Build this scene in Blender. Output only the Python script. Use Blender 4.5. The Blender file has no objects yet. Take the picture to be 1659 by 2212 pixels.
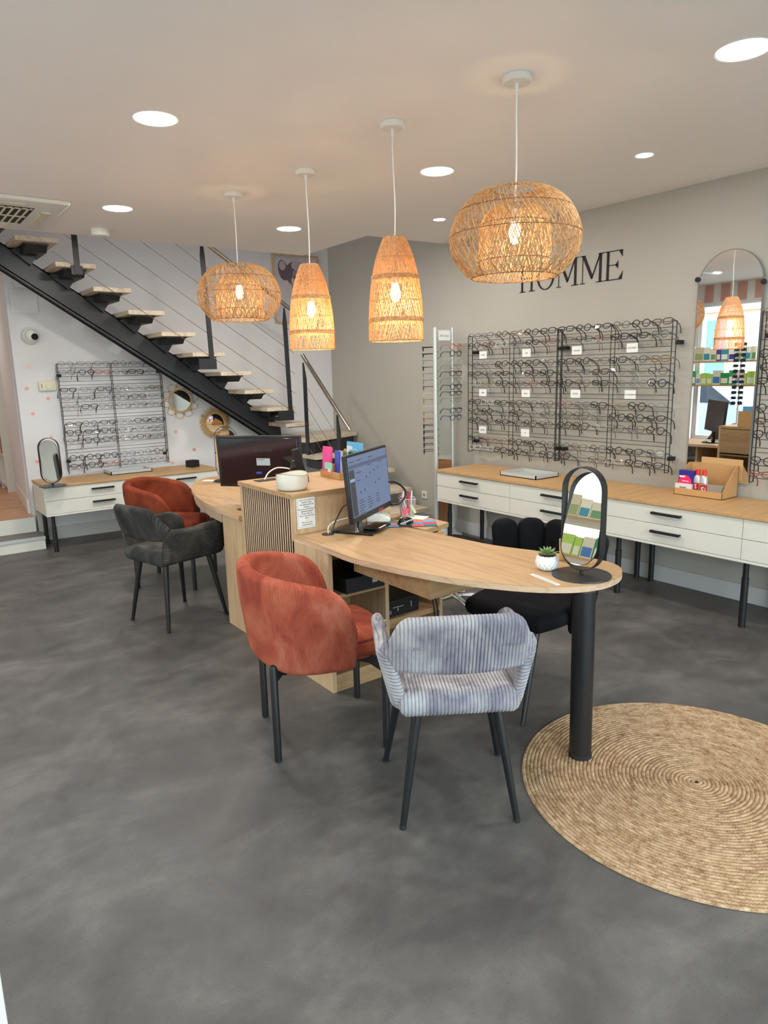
import bpy, math, random
from mathutils import Vector, Matrix
random.seed(7)
PI = math.pi
S = bpy.context.scene
COL = S.collection

# ---------------------------------------------------------------- camera
F_PX, YAW, PITCH, ROLL, EYE = 1497.3, 0.63475, 0.199637, -0.0230960, 1.55
fw = Vector((math.sin(YAW)*math.cos(PITCH), math.cos(YAW)*math.cos(PITCH), -math.sin(PITCH)))
rt = Vector((math.cos(YAW), -math.sin(YAW), 0))
up = rt.cross(fw)
R2 = math.cos(ROLL)*rt + math.sin(ROLL)*up
U2 = -math.sin(ROLL)*rt + math.cos(ROLL)*up
cam = bpy.data.cameras.new('camera')
cam.sensor_fit = 'HORIZONTAL'; cam.sensor_width = 36.0
cam.lens = 36.0*F_PX/1659.0; cam.clip_start = 0.05; cam.clip_end = 200
camo = bpy.data.objects.new('camera', cam); COL.objects.link(camo)
m = Matrix((R2, U2, -fw)).transposed().to_4x4(); m.translation = Vector((0, 0, EYE))
camo.matrix_world = m
S.camera = camo
S.view_settings.view_transform = 'Standard'; S.view_settings.look = 'None'
S.view_settings.gamma = 1.0; S.view_settings.use_curve_mapping = False
S.view_settings.exposure = 0.3

CEIL = 2.695     # ceiling height
WX = 4.52        # right wall plane
def far_y(x): return 7.33 - 0.063*(x-1.17)   # far wall line

# ---------------------------------------------------------------- world and lights
w = bpy.data.worlds.new('world'); S.world = w; w.use_nodes = True
nt = w.node_tree; nt.nodes.clear()
bg = nt.nodes.new('ShaderNodeBackground'); out = nt.nodes.new('ShaderNodeOutputWorld')
tc = nt.nodes.new('ShaderNodeTexCoord'); sx = nt.nodes.new('ShaderNodeSeparateXYZ')
rp = nt.nodes.new('ShaderNodeValToRGB')
rp.color_ramp.elements[0].position = 0.45; rp.color_ramp.elements[0].color = (0.66, 0.67, 0.68, 1)
rp.color_ramp.elements[1].position = 0.56; rp.color_ramp.elements[1].color = (0.80, 0.88, 1.0, 1)
mr = nt.nodes.new('ShaderNodeMapRange'); mr.inputs[1].default_value = -1; mr.inputs[2].default_value = 1
nt.links.new(tc.outputs['Generated'], sx.inputs[0]); nt.links.new(sx.outputs['Z'], mr.inputs[0])
nt.links.new(mr.outputs[0], rp.inputs[0]); nt.links.new(rp.outputs[0], bg.inputs[0])
bg.inputs[1].default_value = 7.0
nt.links.new(bg.outputs[0], out.inputs[0])

def area(name, loc, rot, size, energy, color, size_y=None, portal=False):
    l = bpy.data.lights.new(name, 'AREA'); l.energy = energy; l.color = color
    if size_y: l.shape = 'RECTANGLE'; l.size = size; l.size_y = size_y
    else: l.shape = 'DISK'; l.size = size
    if portal: l.cycles.is_portal = True
    o = bpy.data.objects.new(name, l); COL.objects.link(o); o.location = loc; o.rotation_euler = rot
    return o
# portals in the shop-window openings (sampling aid only, they give no light of their own)
area('window_portal', (-0.98, 3.5, 1.35), (0, -PI/2, 0), 2.2, 1, (1, 1, 1), 5.2, True)
area('window_portal', (1.7, -1.38, 1.25), (PI/2, 0, 0), 4.6, 1, (1, 1, 1), 2.4, True)
DOWN_W, DOWN_S = 11.0, 3.0
DOWN_COL = (1.0, 0.98, 0.94)
# downlights: x, y, radius, watts   (each is built as a lamp further down)
DOWNS = [(1.235, 3.349, .094, DOWN_W), (1.588, 5.171, .094, DOWN_W*1.5), (2.938, 5.191, .094, DOWN_W*1.5), (2.885, 3.315, .094, DOWN_W),
         (2.81, 1.49, .094, DOWN_W), (1.20, 1.49, .094, DOWN_W), (0.2, 5.171, .094, DOWN_W), (3.664, 2.462, .045, DOWN_S), (3.769, 4.308, .045, DOWN_S*1.6)]
BULB_W = 3.6
BULB_COL = (1.0, 0.74, 0.46)

# ---------------------------------------------------------------- materials
def lin(c):
    c = c/255.0
    return c/12.92 if c <= 0.04045 else ((c+0.055)/1.055)**2.4
def rgb(r, g, b): return (lin(r), lin(g), lin(b), 1.0)
def newmat(name):
    m = bpy.data.materials.new(name); m.use_nodes = True
    n = m.node_tree.nodes; bs = n.get('Principled BSDF')
    return m, m.node_tree, bs
def mat(name, col, rough=0.5, metal=0.0, var=0.06, scale=8.0, bump=0.0, bscale=200.0, spec=None, sheen=0.0, coat=0.0, stretch=None):
    """procedural surface: colour with soft noise variation and optional fine bump"""
    m, t, bs = newmat(name)
    tcn = t.nodes.new('ShaderNodeTexCoord'); src = tcn.outputs['Object']
    if stretch:
        mp = t.nodes.new('ShaderNodeMapping'); mp.inputs['Scale'].default_value = stretch
        t.links.new(src, mp.inputs[0]); src = mp.outputs[0]
    nz = t.nodes.new('ShaderNodeTexNoise'); nz.inputs['Scale'].default_value = scale; nz.inputs['Detail'].default_value = 4
    t.links.new(src, nz.inputs['Vector'])
    mx = t.nodes.new('ShaderNodeMix'); mx.data_type = 'RGBA'
    c = rgb(*col)
    mx.inputs['A'].default_value = tuple(max(0, x*(1-var)) for x in c[:3])+(1,)
    mx.inputs['B'].default_value = tuple(min(1, x*(1+var)) for x in c[:3])+(1,)
    t.links.new(nz.outputs['Fac'], mx.inputs['Factor']); t.links.new(mx.outputs['Result'], bs.inputs['Base Color'])
    bs.inputs['Roughness'].default_value = rough; bs.inputs['Metallic'].default_value = metal
    if spec is not None: bs.inputs['Specular IOR Level'].default_value = spec
    if sheen: bs.inputs['Sheen Weight'].default_value = sheen; bs.inputs['Sheen Roughness'].default_value = 0.4
    if coat: bs.inputs['Coat Weight'].default_value = coat; bs.inputs['Coat Roughness'].default_value = 0.1
    if bump:
        n2 = t.nodes.new('ShaderNodeTexNoise'); n2.inputs['Scale'].default_value = bscale; n2.inputs['Detail'].default_value = 3
        t.links.new(src, n2.inputs['Vector'])
        b = t.nodes.new('ShaderNodeBump'); b.inputs['Strength'].default_value = bump; b.inputs['Distance'].default_value = 0.002
        t.links.new(n2.outputs['Fac'], b.inputs['Height']); t.links.new(b.outputs[0], bs.inputs['Normal'])
    return m
def emis(name, col, strength):
    m, t, bs = newmat(name)
    bs.inputs['Base Color'].default_value = (.02, .02, .02, 1); bs.inputs['Emission Color'].default_value = rgb(*col)
    bs.inputs['Emission Strength'].default_value = strength
    return m
def wood(name, light, dark, axis='y', rough=0.45, scale=1.0):
    m, t, bs = newmat(name)
    tcn = t.nodes.new('ShaderNodeTexCoord'); mp = t.nodes.new('ShaderNodeMapping')
    st = {'x': (1.2, 14, 14), 'y': (14, 1.2, 14), 'z': (14, 14, 1.2)}[axis]
    mp.inputs['Scale'].default_value = tuple(s*scale for s in st)
    t.links.new(tcn.outputs['Object'], mp.inputs[0])
    n1 = t.nodes.new('ShaderNodeTexNoise'); n1.inputs['Scale'].default_value = 1.6; n1.inputs['Detail'].default_value = 6; n1.inputs['Distortion'].default_value = 1.2
    t.links.new(mp.outputs[0], n1.inputs['Vector'])
    n2 = t.nodes.new('ShaderNodeTexNoise'); n2.inputs['Scale'].default_value = 9; n2.inputs['Detail'].default_value = 3
    t.links.new(mp.outputs[0], n2.inputs['Vector'])
    add = t.nodes.new('ShaderNodeMath'); add.operation = 'MULTIPLY_ADD'; add.inputs[1].default_value = 0.35
    t.links.new(n2.outputs['Fac'], add.inputs[0]); t.links.new(n1.outputs['Fac'], add.inputs[2])
    r = t.nodes.new('ShaderNodeValToRGB')
    r.color_ramp.elements[0].position = 0.45; r.color_ramp.elements[0].color = rgb(*dark)
    r.color_ramp.elements[1].position = 0.72; r.color_ramp.elements[1].color = rgb(*light)
    t.links.new(add.outputs[0], r.inputs[0]); t.links.new(r.outputs[0], bs.inputs['Base Color'])
    bs.inputs['Roughness'].default_value = rough
    return m
def velvet(name, base, dark, light, ribs=None, bump=0.6, sheen=0.35, groove_shade=.45):
    """pile fabric with brushed patches; ribs=(axis, pitch) adds fine corduroy as bump, with shade painted between the ribs"""
    m, t, bs = newmat(name)
    tcn = t.nodes.new('ShaderNodeTexCoord')
    n1 = t.nodes.new('ShaderNodeTexNoise'); n1.inputs['Scale'].default_value = 5.5; n1.inputs['Detail'].default_value = 7; n1.inputs['Roughness'].default_value = .62; n1.inputs['Distortion'].default_value = .6
    mp = t.nodes.new('ShaderNodeMapping'); mp.inputs['Scale'].default_value = (1.3, 1.3, .8)
    t.links.new(tcn.outputs['Object'], mp.inputs[0]); t.links.new(mp.outputs[0], n1.inputs['Vector'])
    r = t.nodes.new('ShaderNodeValToRGB'); e = r.color_ramp.elements
    e[0].position = .36; e[0].color = rgb(*dark); e[1].position = .66; e[1].color = rgb(*light)
    k = e.new(.5); k.color = rgb(*base)
    t.links.new(n1.outputs['Fac'], r.inputs[0]); t.links.new(r.outputs[0], bs.inputs['Base Color'])
    bs.inputs['Roughness'].default_value = .85; bs.inputs['Sheen Weight'].default_value = sheen; bs.inputs['Sheen Roughness'].default_value = .35
    bs.inputs['Sheen Tint'].default_value = rgb(*light); bs.inputs['Specular IOR Level'].default_value = .15
    if ribs:
        ax, pitch = ribs
        wv = t.nodes.new('ShaderNodeTexWave'); wv.wave_type = 'BANDS'
        uvn = t.nodes.new('ShaderNodeUVMap')
        wv.bands_direction = 'X'; wv.inputs['Scale'].default_value = 0.314/pitch; wv.inputs['Distortion'].default_value = 0.0
        t.links.new(uvn.outputs[0], wv.inputs['Vector'])
        b = t.nodes.new('ShaderNodeBump'); b.inputs['Strength'].default_value = bump; b.inputs['Distance'].default_value = .002
        if bump: t.links.new(wv.outputs['Fac'], b.inputs['Height']); t.links.new(b.outputs[0], bs.inputs['Normal'])
        gr = t.nodes.new('ShaderNodeValToRGB'); gr.color_ramp.elements[0].position = 0.0; gr.color_ramp.elements[0].color = (groove_shade, groove_shade, groove_shade, 1)  # thinner pile and shade between ribs, painted dark into the base colour
        gr.color_ramp.elements[1].position = .32; gr.color_ramp.elements[1].color = (1, 1, 1, 1)
        mg = t.nodes.new('ShaderNodeMix'); mg.data_type = 'RGBA'; mg.blend_type = 'MULTIPLY'; mg.inputs['Factor'].default_value = 1.0
        t.links.new(wv.outputs['Fac'], gr.inputs[0]); t.links.new(r.outputs[0], mg.inputs['A']); t.links.new(gr.outputs[0], mg.inputs['B'])
        t.links.new(mg.outputs['Result'], bs.inputs['Base Color'])
    return m
def thin_glass(name, tint=(255, 255, 255), refl=0.10, rough=0.0):
    m = bpy.data.materials.new(name); m.use_nodes = True; t = m.node_tree; t.nodes.clear()
    o = t.nodes.new('ShaderNodeOutputMaterial'); tr = t.nodes.new('ShaderNodeBsdfTransparent'); gl = t.nodes.new('ShaderNodeBsdfGlossy')
    tr.inputs[0].default_value = rgb(*tint); gl.inputs['Roughness'].default_value = rough
    lw = t.nodes.new('ShaderNodeLayerWeight'); lw.inputs[0].default_value = refl
    mr = t.nodes.new('ShaderNodeMath'); mr.operation = 'MULTIPLY_ADD'; mr.inputs[1].default_value = .8; mr.inputs[2].default_value = refl*.5
    mx = t.nodes.new('ShaderNodeMixShader')
    t.links.new(lw.outputs['Fresnel'], mr.inputs[0]); t.links.new(mr.outputs[0], mx.inputs[0])
    t.links.new(tr.outputs[0], mx.inputs[1]); t.links.new(gl.outputs[0], mx.inputs[2]); t.links.new(mx.outputs[0], o.inputs[0])
    return m

def floor_mat():
    m, t, bs = newmat('concrete_vinyl')
    tcn = t.nodes.new('ShaderNodeTexCoord')
    def noise(sc, det, rough=.55, dist=0, stretch=None):
        n = t.nodes.new('ShaderNodeTexNoise'); n.inputs['Scale'].default_value = sc; n.inputs['Detail'].default_value = det
        n.inputs['Roughness'].default_value = rough; n.inputs['Distortion'].default_value = dist
        s = tcn.outputs['Object']
        if stretch:
            mp = t.nodes.new('ShaderNodeMapping'); mp.inputs['Scale'].default_value = stretch; t.links.new(s, mp.inputs[0]); s = mp.outputs[0]
        t.links.new(s, n.inputs['Vector']); return n
    a = noise(1.9, 7, .6, .5, (1, 1.5, 1)); b = noise(7.5, 6, .65, .3); c = noise(160, 2, .7)
    m1 = t.nodes.new('ShaderNodeMath'); m1.operation = 'MULTIPLY_ADD'; m1.inputs[1].default_value = .55
    t.links.new(b.outputs['Fac'], m1.inputs[0]); t.links.new(a.outputs['Fac'], m1.inputs[2])
    r = t.nodes.new('ShaderNodeValToRGB'); e = r.color_ramp.elements
    e[0].position = .60; e[0].color = rgb(74, 70, 68); e[1].position = 1.0; e[1].color = rgb(108, 103, 98)
    k = e.new(.78); k.color = rgb(87, 83, 80)
    t.links.new(m1.outputs[0], r.inputs[0])
    r2 = t.nodes.new('ShaderNodeValToRGB'); r2.color_ramp.elements[0].position = .30; r2.color_ramp.elements[0].color = (.45, .45, .45, 1)
    r2.color_ramp.elements[1].position = .40; r2.color_ramp.elements[1].color = (1, 1, 1, 1)
    t.links.new(c.outputs['Fac'], r2.inputs[0])
    mx = t.nodes.new('ShaderNodeMix'); mx.data_type = 'RGBA'; mx.blend_type = 'MULTIPLY'; mx.inputs['Factor'].default_value = .7
    t.links.new(r.outputs[0], mx.inputs['A']); t.links.new(r2.outputs[0], mx.inputs['B']); t.links.new(mx.outputs['Result'], bs.inputs['Base Color'])
    rr = t.nodes.new('ShaderNodeMapRange'); rr.inputs[1].default_value = .3; rr.inputs[2].default_value = .7; rr.inputs[3].default_value = .38; rr.inputs[4].default_value = .55
    t.links.new(b.outputs['Fac'], rr.inputs[0]); t.links.new(rr.outputs[0], bs.inputs['Roughness'])
    bp = t.nodes.new('ShaderNodeBump'); bp.inputs['Strength'].default_value = .12; bp.inputs['Distance'].default_value = .002
    t.links.new(c.outputs['Fac'], bp.inputs['Height']); t.links.new(bp.outputs[0], bs.inputs['Normal'])
    bs.inputs['Specular IOR Level'].default_value = .4
    return m
def jute_mat():
    m, t, bs = newmat('jute_braid')
    uv = t.nodes.new('ShaderNodeUVMap'); mp = t.nodes.new('ShaderNodeMapping'); mp.inputs['Scale'].default_value = (26, .8, 1)
    t.links.new(uv.outputs[0], mp.inputs[0])
    n = t.nodes.new('ShaderNodeTexNoise'); n.inputs['Scale'].default_value = 1.0; n.inputs['Detail'].default_value = 5; n.inputs['Roughness'].default_value = .7
    t.links.new(mp.outputs[0], n.inputs['Vector'])
    tcn = t.nodes.new('ShaderNodeTexCoord'); n2 = t.nodes.new('ShaderNodeTexNoise'); n2.inputs['Scale'].default_value = 260; n2.inputs['Detail'].default_value = 3
    t.links.new(tcn.outputs['Object'], n2.inputs['Vector'])
    ad = t.nodes.new('ShaderNodeMath'); ad.operation = 'MULTIPLY_ADD'; ad.inputs[1].default_value = .45
    t.links.new(n2.outputs['Fac'], ad.inputs[0]); t.links.new(n.outputs['Fac'], ad.inputs[2])
    r = t.nodes.new('ShaderNodeValToRGB'); e = r.color_ramp.elements
    e[0].position = .46; e[0].color = rgb(96, 64, 44); e[1].position = .92; e[1].color = rgb(200, 173, 143)
    k = e.new(.58); k.color = rgb(136, 102, 74); k = e.new(.74); k.color = rgb(176, 145, 110)
    t.links.new(ad.outputs[0], r.inputs[0]); t.links.new(r.outputs[0], bs.inputs['Base Color'])
    bs.inputs['Roughness'].default_value = .85; bs.inputs['Specular IOR Level'].default_value = .2
    bp = t.nodes.new('ShaderNodeBump'); bp.inputs['Strength'].default_value = .6; bp.inputs['Distance'].default_value = .002
    t.links.new(n2.outputs['Fac'], bp.inputs['Height']); t.links.new(bp.outputs[0], bs.inputs['Normal'])
    return m
def rattan_mat(name, a, b, transl=.35):
    m = bpy.data.materials.new(name); m.use_nodes = True; t = m.node_tree; bs = t.nodes['Principled BSDF']; o = t.nodes['Material Output']
    tcn = t.nodes.new('ShaderNodeTexCoord'); n = t.nodes.new('ShaderNodeTexNoise'); n.inputs['Scale'].default_value = 60
    t.links.new(tcn.outputs['Object'], n.inputs['Vector'])
    r = t.nodes.new('ShaderNodeValToRGB'); r.color_ramp.elements[0].position = .35; r.color_ramp.elements[0].color = rgb(*a)
    r.color_ramp.elements[1].position = .65; r.color_ramp.elements[1].color = rgb(*b)
    t.links.new(n.outputs['Fac'], r.inputs[0]); t.links.new(r.outputs[0], bs.inputs['Base Color']); bs.inputs['Roughness'].default_value = .55
    tl = t.nodes.new('ShaderNodeBsdfTranslucent'); t.links.new(r.outputs[0], tl.inputs[0])
    mx = t.nodes.new('ShaderNodeMixShader'); mx.inputs[0].default_value = transl
    t.links.new(bs.outputs[0], mx.inputs[1]); t.links.new(tl.outputs[0], mx.inputs[2]); t.links.new(mx.outputs[0], o.inputs[0])
    return m

M = {}
M['floor'] = floor_mat()
M['ceiling'] = mat('ceiling_paint', (248, 243, 238), .75, var=.02, scale=2, bump=.05, bscale=90)
M['wall_grey'] = mat('grey_wall_paint', (181, 176, 166), .8, var=.05, scale=1.6, bump=.12, bscale=60)
M['wall_white'] = mat('white_wall_paint', (222, 219, 218), .75, var=.015, scale=2, bump=.06, bscale=60)
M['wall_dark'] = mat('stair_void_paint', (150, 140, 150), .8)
M['skirting'] = mat('skirting_tile', (205, 203, 200), .5, var=.03)
M['white'] = mat('white_lacquer', (226, 223, 212), .35, var=.01)
M['white_plastic'] = mat('white_plastic', (232, 230, 222), .35, var=.01)
M['cream'] = mat('cream_plastic', (222, 214, 186), .45, var=.02)
M['black'] = mat('black_metal', (24, 24, 26), .42, var=.1)
M['blackgloss'] = mat('black_gloss_plastic', (10, 10, 12), .08, var=.05, spec=.6)
M['blackmatte'] = mat('black_matte', (22, 22, 23), .7, var=.1)
M['anthracite'] = mat('anthracite_steel', (38, 39, 41), .38, var=.08, scale=3)
M['wire'] = mat('black_wire', (14, 14, 15), .4, var=.05)
M['screen_bezel'] = mat('monitor_plastic', (20, 20, 22), .3, var=.05)
M['steel'] = mat('brushed_steel', (200, 190, 176), .25, 1.0, var=.05)
M['alu'] = mat('aluminium', (206, 208, 206), .38, .45, var=.03)
M['chrome'] = mat('chrome', (230, 230, 230), .06, 1.0, var=.01)
M['mirror'] = mat('mirror_glass', (240, 242, 240), .01, 1.0, var=.002)
M['oak'] = wood('light_oak_laminate', (182, 147, 106), (158, 124, 87), 'y')
M['oak_x'] = wood('light_oak_laminate_across', (182, 147, 106), (158, 124, 87), 'x')
M['oak_z'] = wood('light_oak_laminate_upright', (206, 174, 136), (180, 146, 110), 'z')
M['oak_edge'] = wood('oak_edge_band', (206, 174, 144), (182, 148, 118), 'y')
M['oak_cab'] = wood('warm_oak_top', (200, 158, 106), (180, 138, 90), 'y')
M['oak_cabx'] = wood('warm_oak_top_across', (200, 158, 106), (180, 138, 90), 'x')
M['stair_oak'] = wood('bleached_oak_tread', (216, 198, 174), (182, 162, 138), 'y')
M['darkslat'] = mat('slat_backing', (16, 9, 8), .95, spec=0.0)
M['brownboard'] = wood('brown_board', (150, 100, 62), (118, 74, 44), 'z')
M['kraft'] = mat('kraft_cardboard', (196, 150, 98), .8, var=.06, scale=30)
M['kraft2'] = mat('pale_cardboard', (208, 166, 112), .8, var=.06, scale=30)
M['grey_tray'] = mat('grey_tray', (186, 188, 184), .5, var=.03)
M['paper'] = mat('white_paper', (236, 236, 232), .7, var=.01)
M['ink'] = mat('black_print', (22, 20, 22), .7)
M['inkred'] = mat('red_print', (214, 96, 90), .7)
M['inkgrey'] = mat('grey_print', (120, 120, 124), .7)
M['rust'] = velvet('rust_corduroy', (188, 94, 70), (160, 70, 54), (206, 120, 94), ribs=('x', .0056), bump=1.0, groove_shade=.42)
M['rustv'] = velvet('rust_velvet', (122, 54, 34), (100, 42, 26), (136, 64, 40))
M['greyc'] = velvet('blue_grey_corduroy', (158, 154, 157), (122, 118, 130), (180, 177, 178), ribs=('x', .0122), bump=0, groove_shade=.48)
M['darkc'] = velvet('charcoal_corduroy', (70, 68, 65), (52, 51, 50), (94, 92, 86), ribs=('x', .0122), bump=0, groove_shade=.35)
M['blackv'] = velvet('black_velvet', (18, 18, 22), (12, 12, 15), (28, 28, 33), sheen=.15)
M['rattan'] = rattan_mat('brown_rattan', (186, 142, 92), (222, 184, 132), .18)
M['rattan2'] = rattan_mat('pale_rattan', (224, 176, 116), (242, 204, 150), .38)
M['rattandark'] = rattan_mat('dark_rattan_thread', (120, 78, 44), (160, 112, 68), .2)
M['jute'] = jute_mat()
M['raffia'] = mat('raffia', (206, 168, 116), .8, var=.2, scale=40, bump=.4, bscale=150)
M['lens'] = thin_glass('spectacle_lens', (250, 252, 252), .12)
M['acrylic'] = thin_glass('clear_acrylic', (250, 252, 252), .02, .1)
M['glass'] = thin_glass('window_glass', (244, 250, 248), .08)
M['terracotta'] = mat('orange_tile', (206, 158, 124), .4, var=.08, scale=6)
M['ceramic'] = mat('glazed_ceramic', (224, 220, 206), .12, var=.05, scale=6, coat=.5)
M['pot'] = mat('white_porcelain', (232, 232, 230), .3, var=.01)
M['soil'] = mat('gravel', (112, 92, 66), .9, var=.5, scale=160)
M['leaf'] = mat('succulent_leaf', (128, 150, 96), .45, var=.2, scale=30)
def solid(name, col, rough=.5, **k):
    key = 'c_'+name
    if key not in M: M[key] = mat(name, col, rough, var=.03, **k)
    return M[key]

# ---------------------------------------------------------------- mesh helpers
class MB:
    def __init__(s): s.v = []; s.f = []; s.uv = None
    def add(s, vs, fs):
        o = len(s.v); s.v += [tuple(p) for p in vs]; s.f += [tuple(i+o for i in f) for f in fs]; return s
    def box(s, x0, x1, y0, y1, z0, z1):
        return s.add([(x0,y0,z0),(x1,y0,z0),(x1,y1,z0),(x0,y1,z0),(x0,y0,z1),(x1,y0,z1),(x1,y1,z1),(x0,y1,z1)],
                     [(0,3,2,1),(4,5,6,7),(0,1,5,4),(1,2,6,5),(2,3,7,6),(3,0,4,7)])
    def obox(s, c, size, rz=0, rx=0, ry=0):
        mt = Matrix.Rotation(rz, 3, 'Z') @ Matrix.Rotation(ry, 3, 'Y') @ Matrix.Rotation(rx, 3, 'X')
        h = [x/2 for x in size]; c = Vector(c)
        vs = [c + mt @ Vector((a*h[0], b*h[1], d*h[2])) for d in (-1, 1) for a, b in ((-1,-1),(1,-1),(1,1),(-1,1))]
        return s.add(vs, [(0,3,2,1),(4,5,6,7),(0,1,5,4),(1,2,6,5),(2,3,7,6),(3,0,4,7)])
    def prism(s, poly, a, b, axis='z'):
        n = len(poly)
        def P(p, h):
            return {'z': (p[0], p[1], h), 'y': (p[0], h, p[1]), 'x': (h, p[0], p[1])}[axis]
        vs = [P(p, a) for p in poly] + [P(p, b) for p in poly]
        fs = [tuple(range(n-1, -1, -1)), tuple(range(n, 2*n))] + [(i, (i+1) % n, n+(i+1) % n, n+i) for i in range(n)]
        return s.add(vs, fs)
    def tube(s, pts, r, n=8, closed=False, caps=True, radii=None):
        pts = [Vector(p) for p in pts]; k = len(pts); o = len(s.v)
        nrm = None
        for i, p in enumerate(pts):
            if closed: d = pts[(i+1) % k]-pts[i-1]
            else: d = pts[min(i+1, k-1)]-pts[max(i-1, 0)]
            if d.length < 1e-9: d = Vector((0, 0, 1))
            d.normalize()
            if nrm is None:
                a = Vector((0, 0, 1)) if abs(d.z) < .9 else Vector((1, 0, 0)); nrm = d.cross(a).normalized()
            else:
                nrm = (nrm-d*nrm.dot(d))
                nrm = nrm.normalized() if nrm.length > 1e-6 else d.orthogonal().normalized()
            b = d.cross(nrm); rr = radii[i] if radii else r
            for j in range(n):
                a = 2*PI*j/n; s.v.append(tuple(p+rr*(math.cos(a)*nrm+math.sin(a)*b)))
        for i in range(k if closed else k-1):
            i2 = (i+1) % k
            for j in range(n):
                s.f.append((o+i*n+j, o+i*n+(j+1) % n, o+i2*n+(j+1) % n, o+i2*n+j))
        if caps and not closed:
            s.f.append(tuple(o+j for j in range(n-1, -1, -1))); s.f.append(tuple(o+(k-1)*n+j for j in range(n)))
        return s
    def cyl(s, a, b, r, r2=None, n=20):
        return s.tube([a, b], r, n, radii=[r, r if r2 is None else r2])
    def lathe(s, prof, n=32, c=(0, 0, 0), caps=True, arc=2*PI):
        o = len(s.v)
        for r, z in prof:
            for j in range(n):
                a = arc*j/n; s.v.append((c[0]+r*math.cos(a), c[1]+r*math.sin(a), c[2]+z))
        for i in range(len(prof)-1):
            for j in range(n): s.f.append((o+i*n+j, o+i*n+(j+1) % n, o+(i+1)*n+(j+1) % n, o+(i+1)*n+j))
        if caps:
            s.f.append(tuple(o+j for j in range(n-1, -1, -1))); s.f.append(tuple(o+(len(prof)-1)*n+j for j in range(n)))
        return s
    def ball(s, c, r, n=12, m=8, sz=(1, 1, 1)):
        pr = [(max(1e-4, math.sin(PI*i/m)), -math.cos(PI*i/m)) for i in range(m+1)]
        o = len(s.v); s.lathe([(a*r, b*r) for a, b in pr], n)
        for i in range(o, len(s.v)):
            v = s.v[i]; s.v[i] = (c[0]+v[0]*sz[0], c[1]+v[1]*sz[1], c[2]+v[2]*sz[2])
        return s
    def slab(s, fn, nu, nv, us=None, vs=None):
        """closed cushion-like sheet: fn(u,v) -> (point, normal, half thickness)"""
        us = us or [-1+2*i/nu for i in range(nu+1)]; vs = vs or [-1+2*j/nv for j in range(nv+1)]
        nu = len(us)-1; nv = len(vs)-1; idx = {}; tex = []
        for i, u in enumerate(us):
            for j, v in enumerate(vs):
                p, n, t = fn(u, v); p = Vector(p); n = Vector(n)
                if i in (0, nu) or j in (0, nv):
                    s.v.append(tuple(p)); idx[i, j] = (len(s.v)-1,)*2
                else:
                    s.v.append(tuple(p+n*t)); s.v.append(tuple(p-n*t)); idx[i, j] = (len(s.v)-2, len(s.v)-1)
        for i in range(nu):
            for j in range(nv):
                a, b, c, d = idx[i, j], idx[i+1, j], idx[i+1, j+1], idx[i, j+1]
                s.f.append((a[0], b[0], c[0], d[0])); s.f.append((d[1], c[1], b[1], a[1]))
        return s
    def xf(s, mt):
        s.v = [tuple(mt @ Vector(p)) for p in s.v]; return s
    def mesh(s, name, mt, smooth=32, uvf=None):
        me = bpy.data.meshes.new(name); me.from_pydata(s.v, [], s.f); me.update()
        mts = mt if isinstance(mt, (list, tuple)) else [mt]
        for x in mts: me.materials.append(x)
        if smooth:
            me.polygons.foreach_set('use_smooth', [True]*len(me.polygons)); me.set_sharp_from_angle(angle=math.radians(smooth))
        if uvf:
            ul = me.uv_layers.new(name='UVMap')
            for lp in me.loops: ul.data[lp.index].uv = uvf(s.v[lp.vertex_index]) if callable(uvf) else uvf[lp.vertex_index]
        return me
    def build(s, name, mt, parent=None, loc=None, smooth=32, bevel=0, uvf=None, world=False):
        if parent is not None and world:
            L = parent.location; s.v = [(a-L.x, b-L.y, c-L.z) for a, b, c in s.v]
        elif parent is None and loc is not None:
            s.v = [(a-loc[0], b-loc[1], c-loc[2]) for a, b, c in s.v]
        o = bpy.data.objects.new(name, s.mesh(name, mt, smooth, uvf)); COL.objects.link(o)
        if parent is not None: o.parent = parent
        elif loc is not None: o.location = loc
        if bevel:
            b = o.modifiers.new('bevel', 'BEVEL'); b.width = bevel; b.segments = 2; b.limit_method = 'ANGLE'; b.angle_limit = math.radians(40)
        return o
def thing(name, label, cat, loc=(0, 0, 0), rz=0, group=None):
    o = bpy.data.objects.new(name, None); COL.objects.link(o); o.empty_display_size = .1
    o.location = loc; o.rotation_euler = (0, 0, rz); o['label'] = label; o['category'] = cat
    if group: o['group'] = group
    return o
def tag(o, label, cat, group=None):
    o['label'] = label; o['category'] = cat
    if group: o['group'] = group
    return o
def struct(o): o['kind'] = 'structure'; return o
def dup(root, loc=None, rz=None, label=None, group=None, mats=None):
    r = root.copy(); COL.objects.link(r)
    if loc is not None: r.location = loc
    if rz is not None: r.rotation_euler = (0, 0, rz)
    if label: r['label'] = label
    if group: r['group'] = group
    def setm(o):
        if mats and o.type == 'MESH':
            for sl in o.material_slots:
                if sl.material and sl.material.name in mats: sl.link = 'OBJECT'; sl.material = mats[sl.material.name] if False else mats.get(o.data.materials[0].name, sl.material)
    setm(r)
    for ch in list(root.children):
        c = ch.copy(); COL.objects.link(c); c.parent = r; setm(c)
        for g in list(ch.children):
            d = g.copy(); COL.objects.link(d); d.parent = c; setm(d)
    return r
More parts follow.
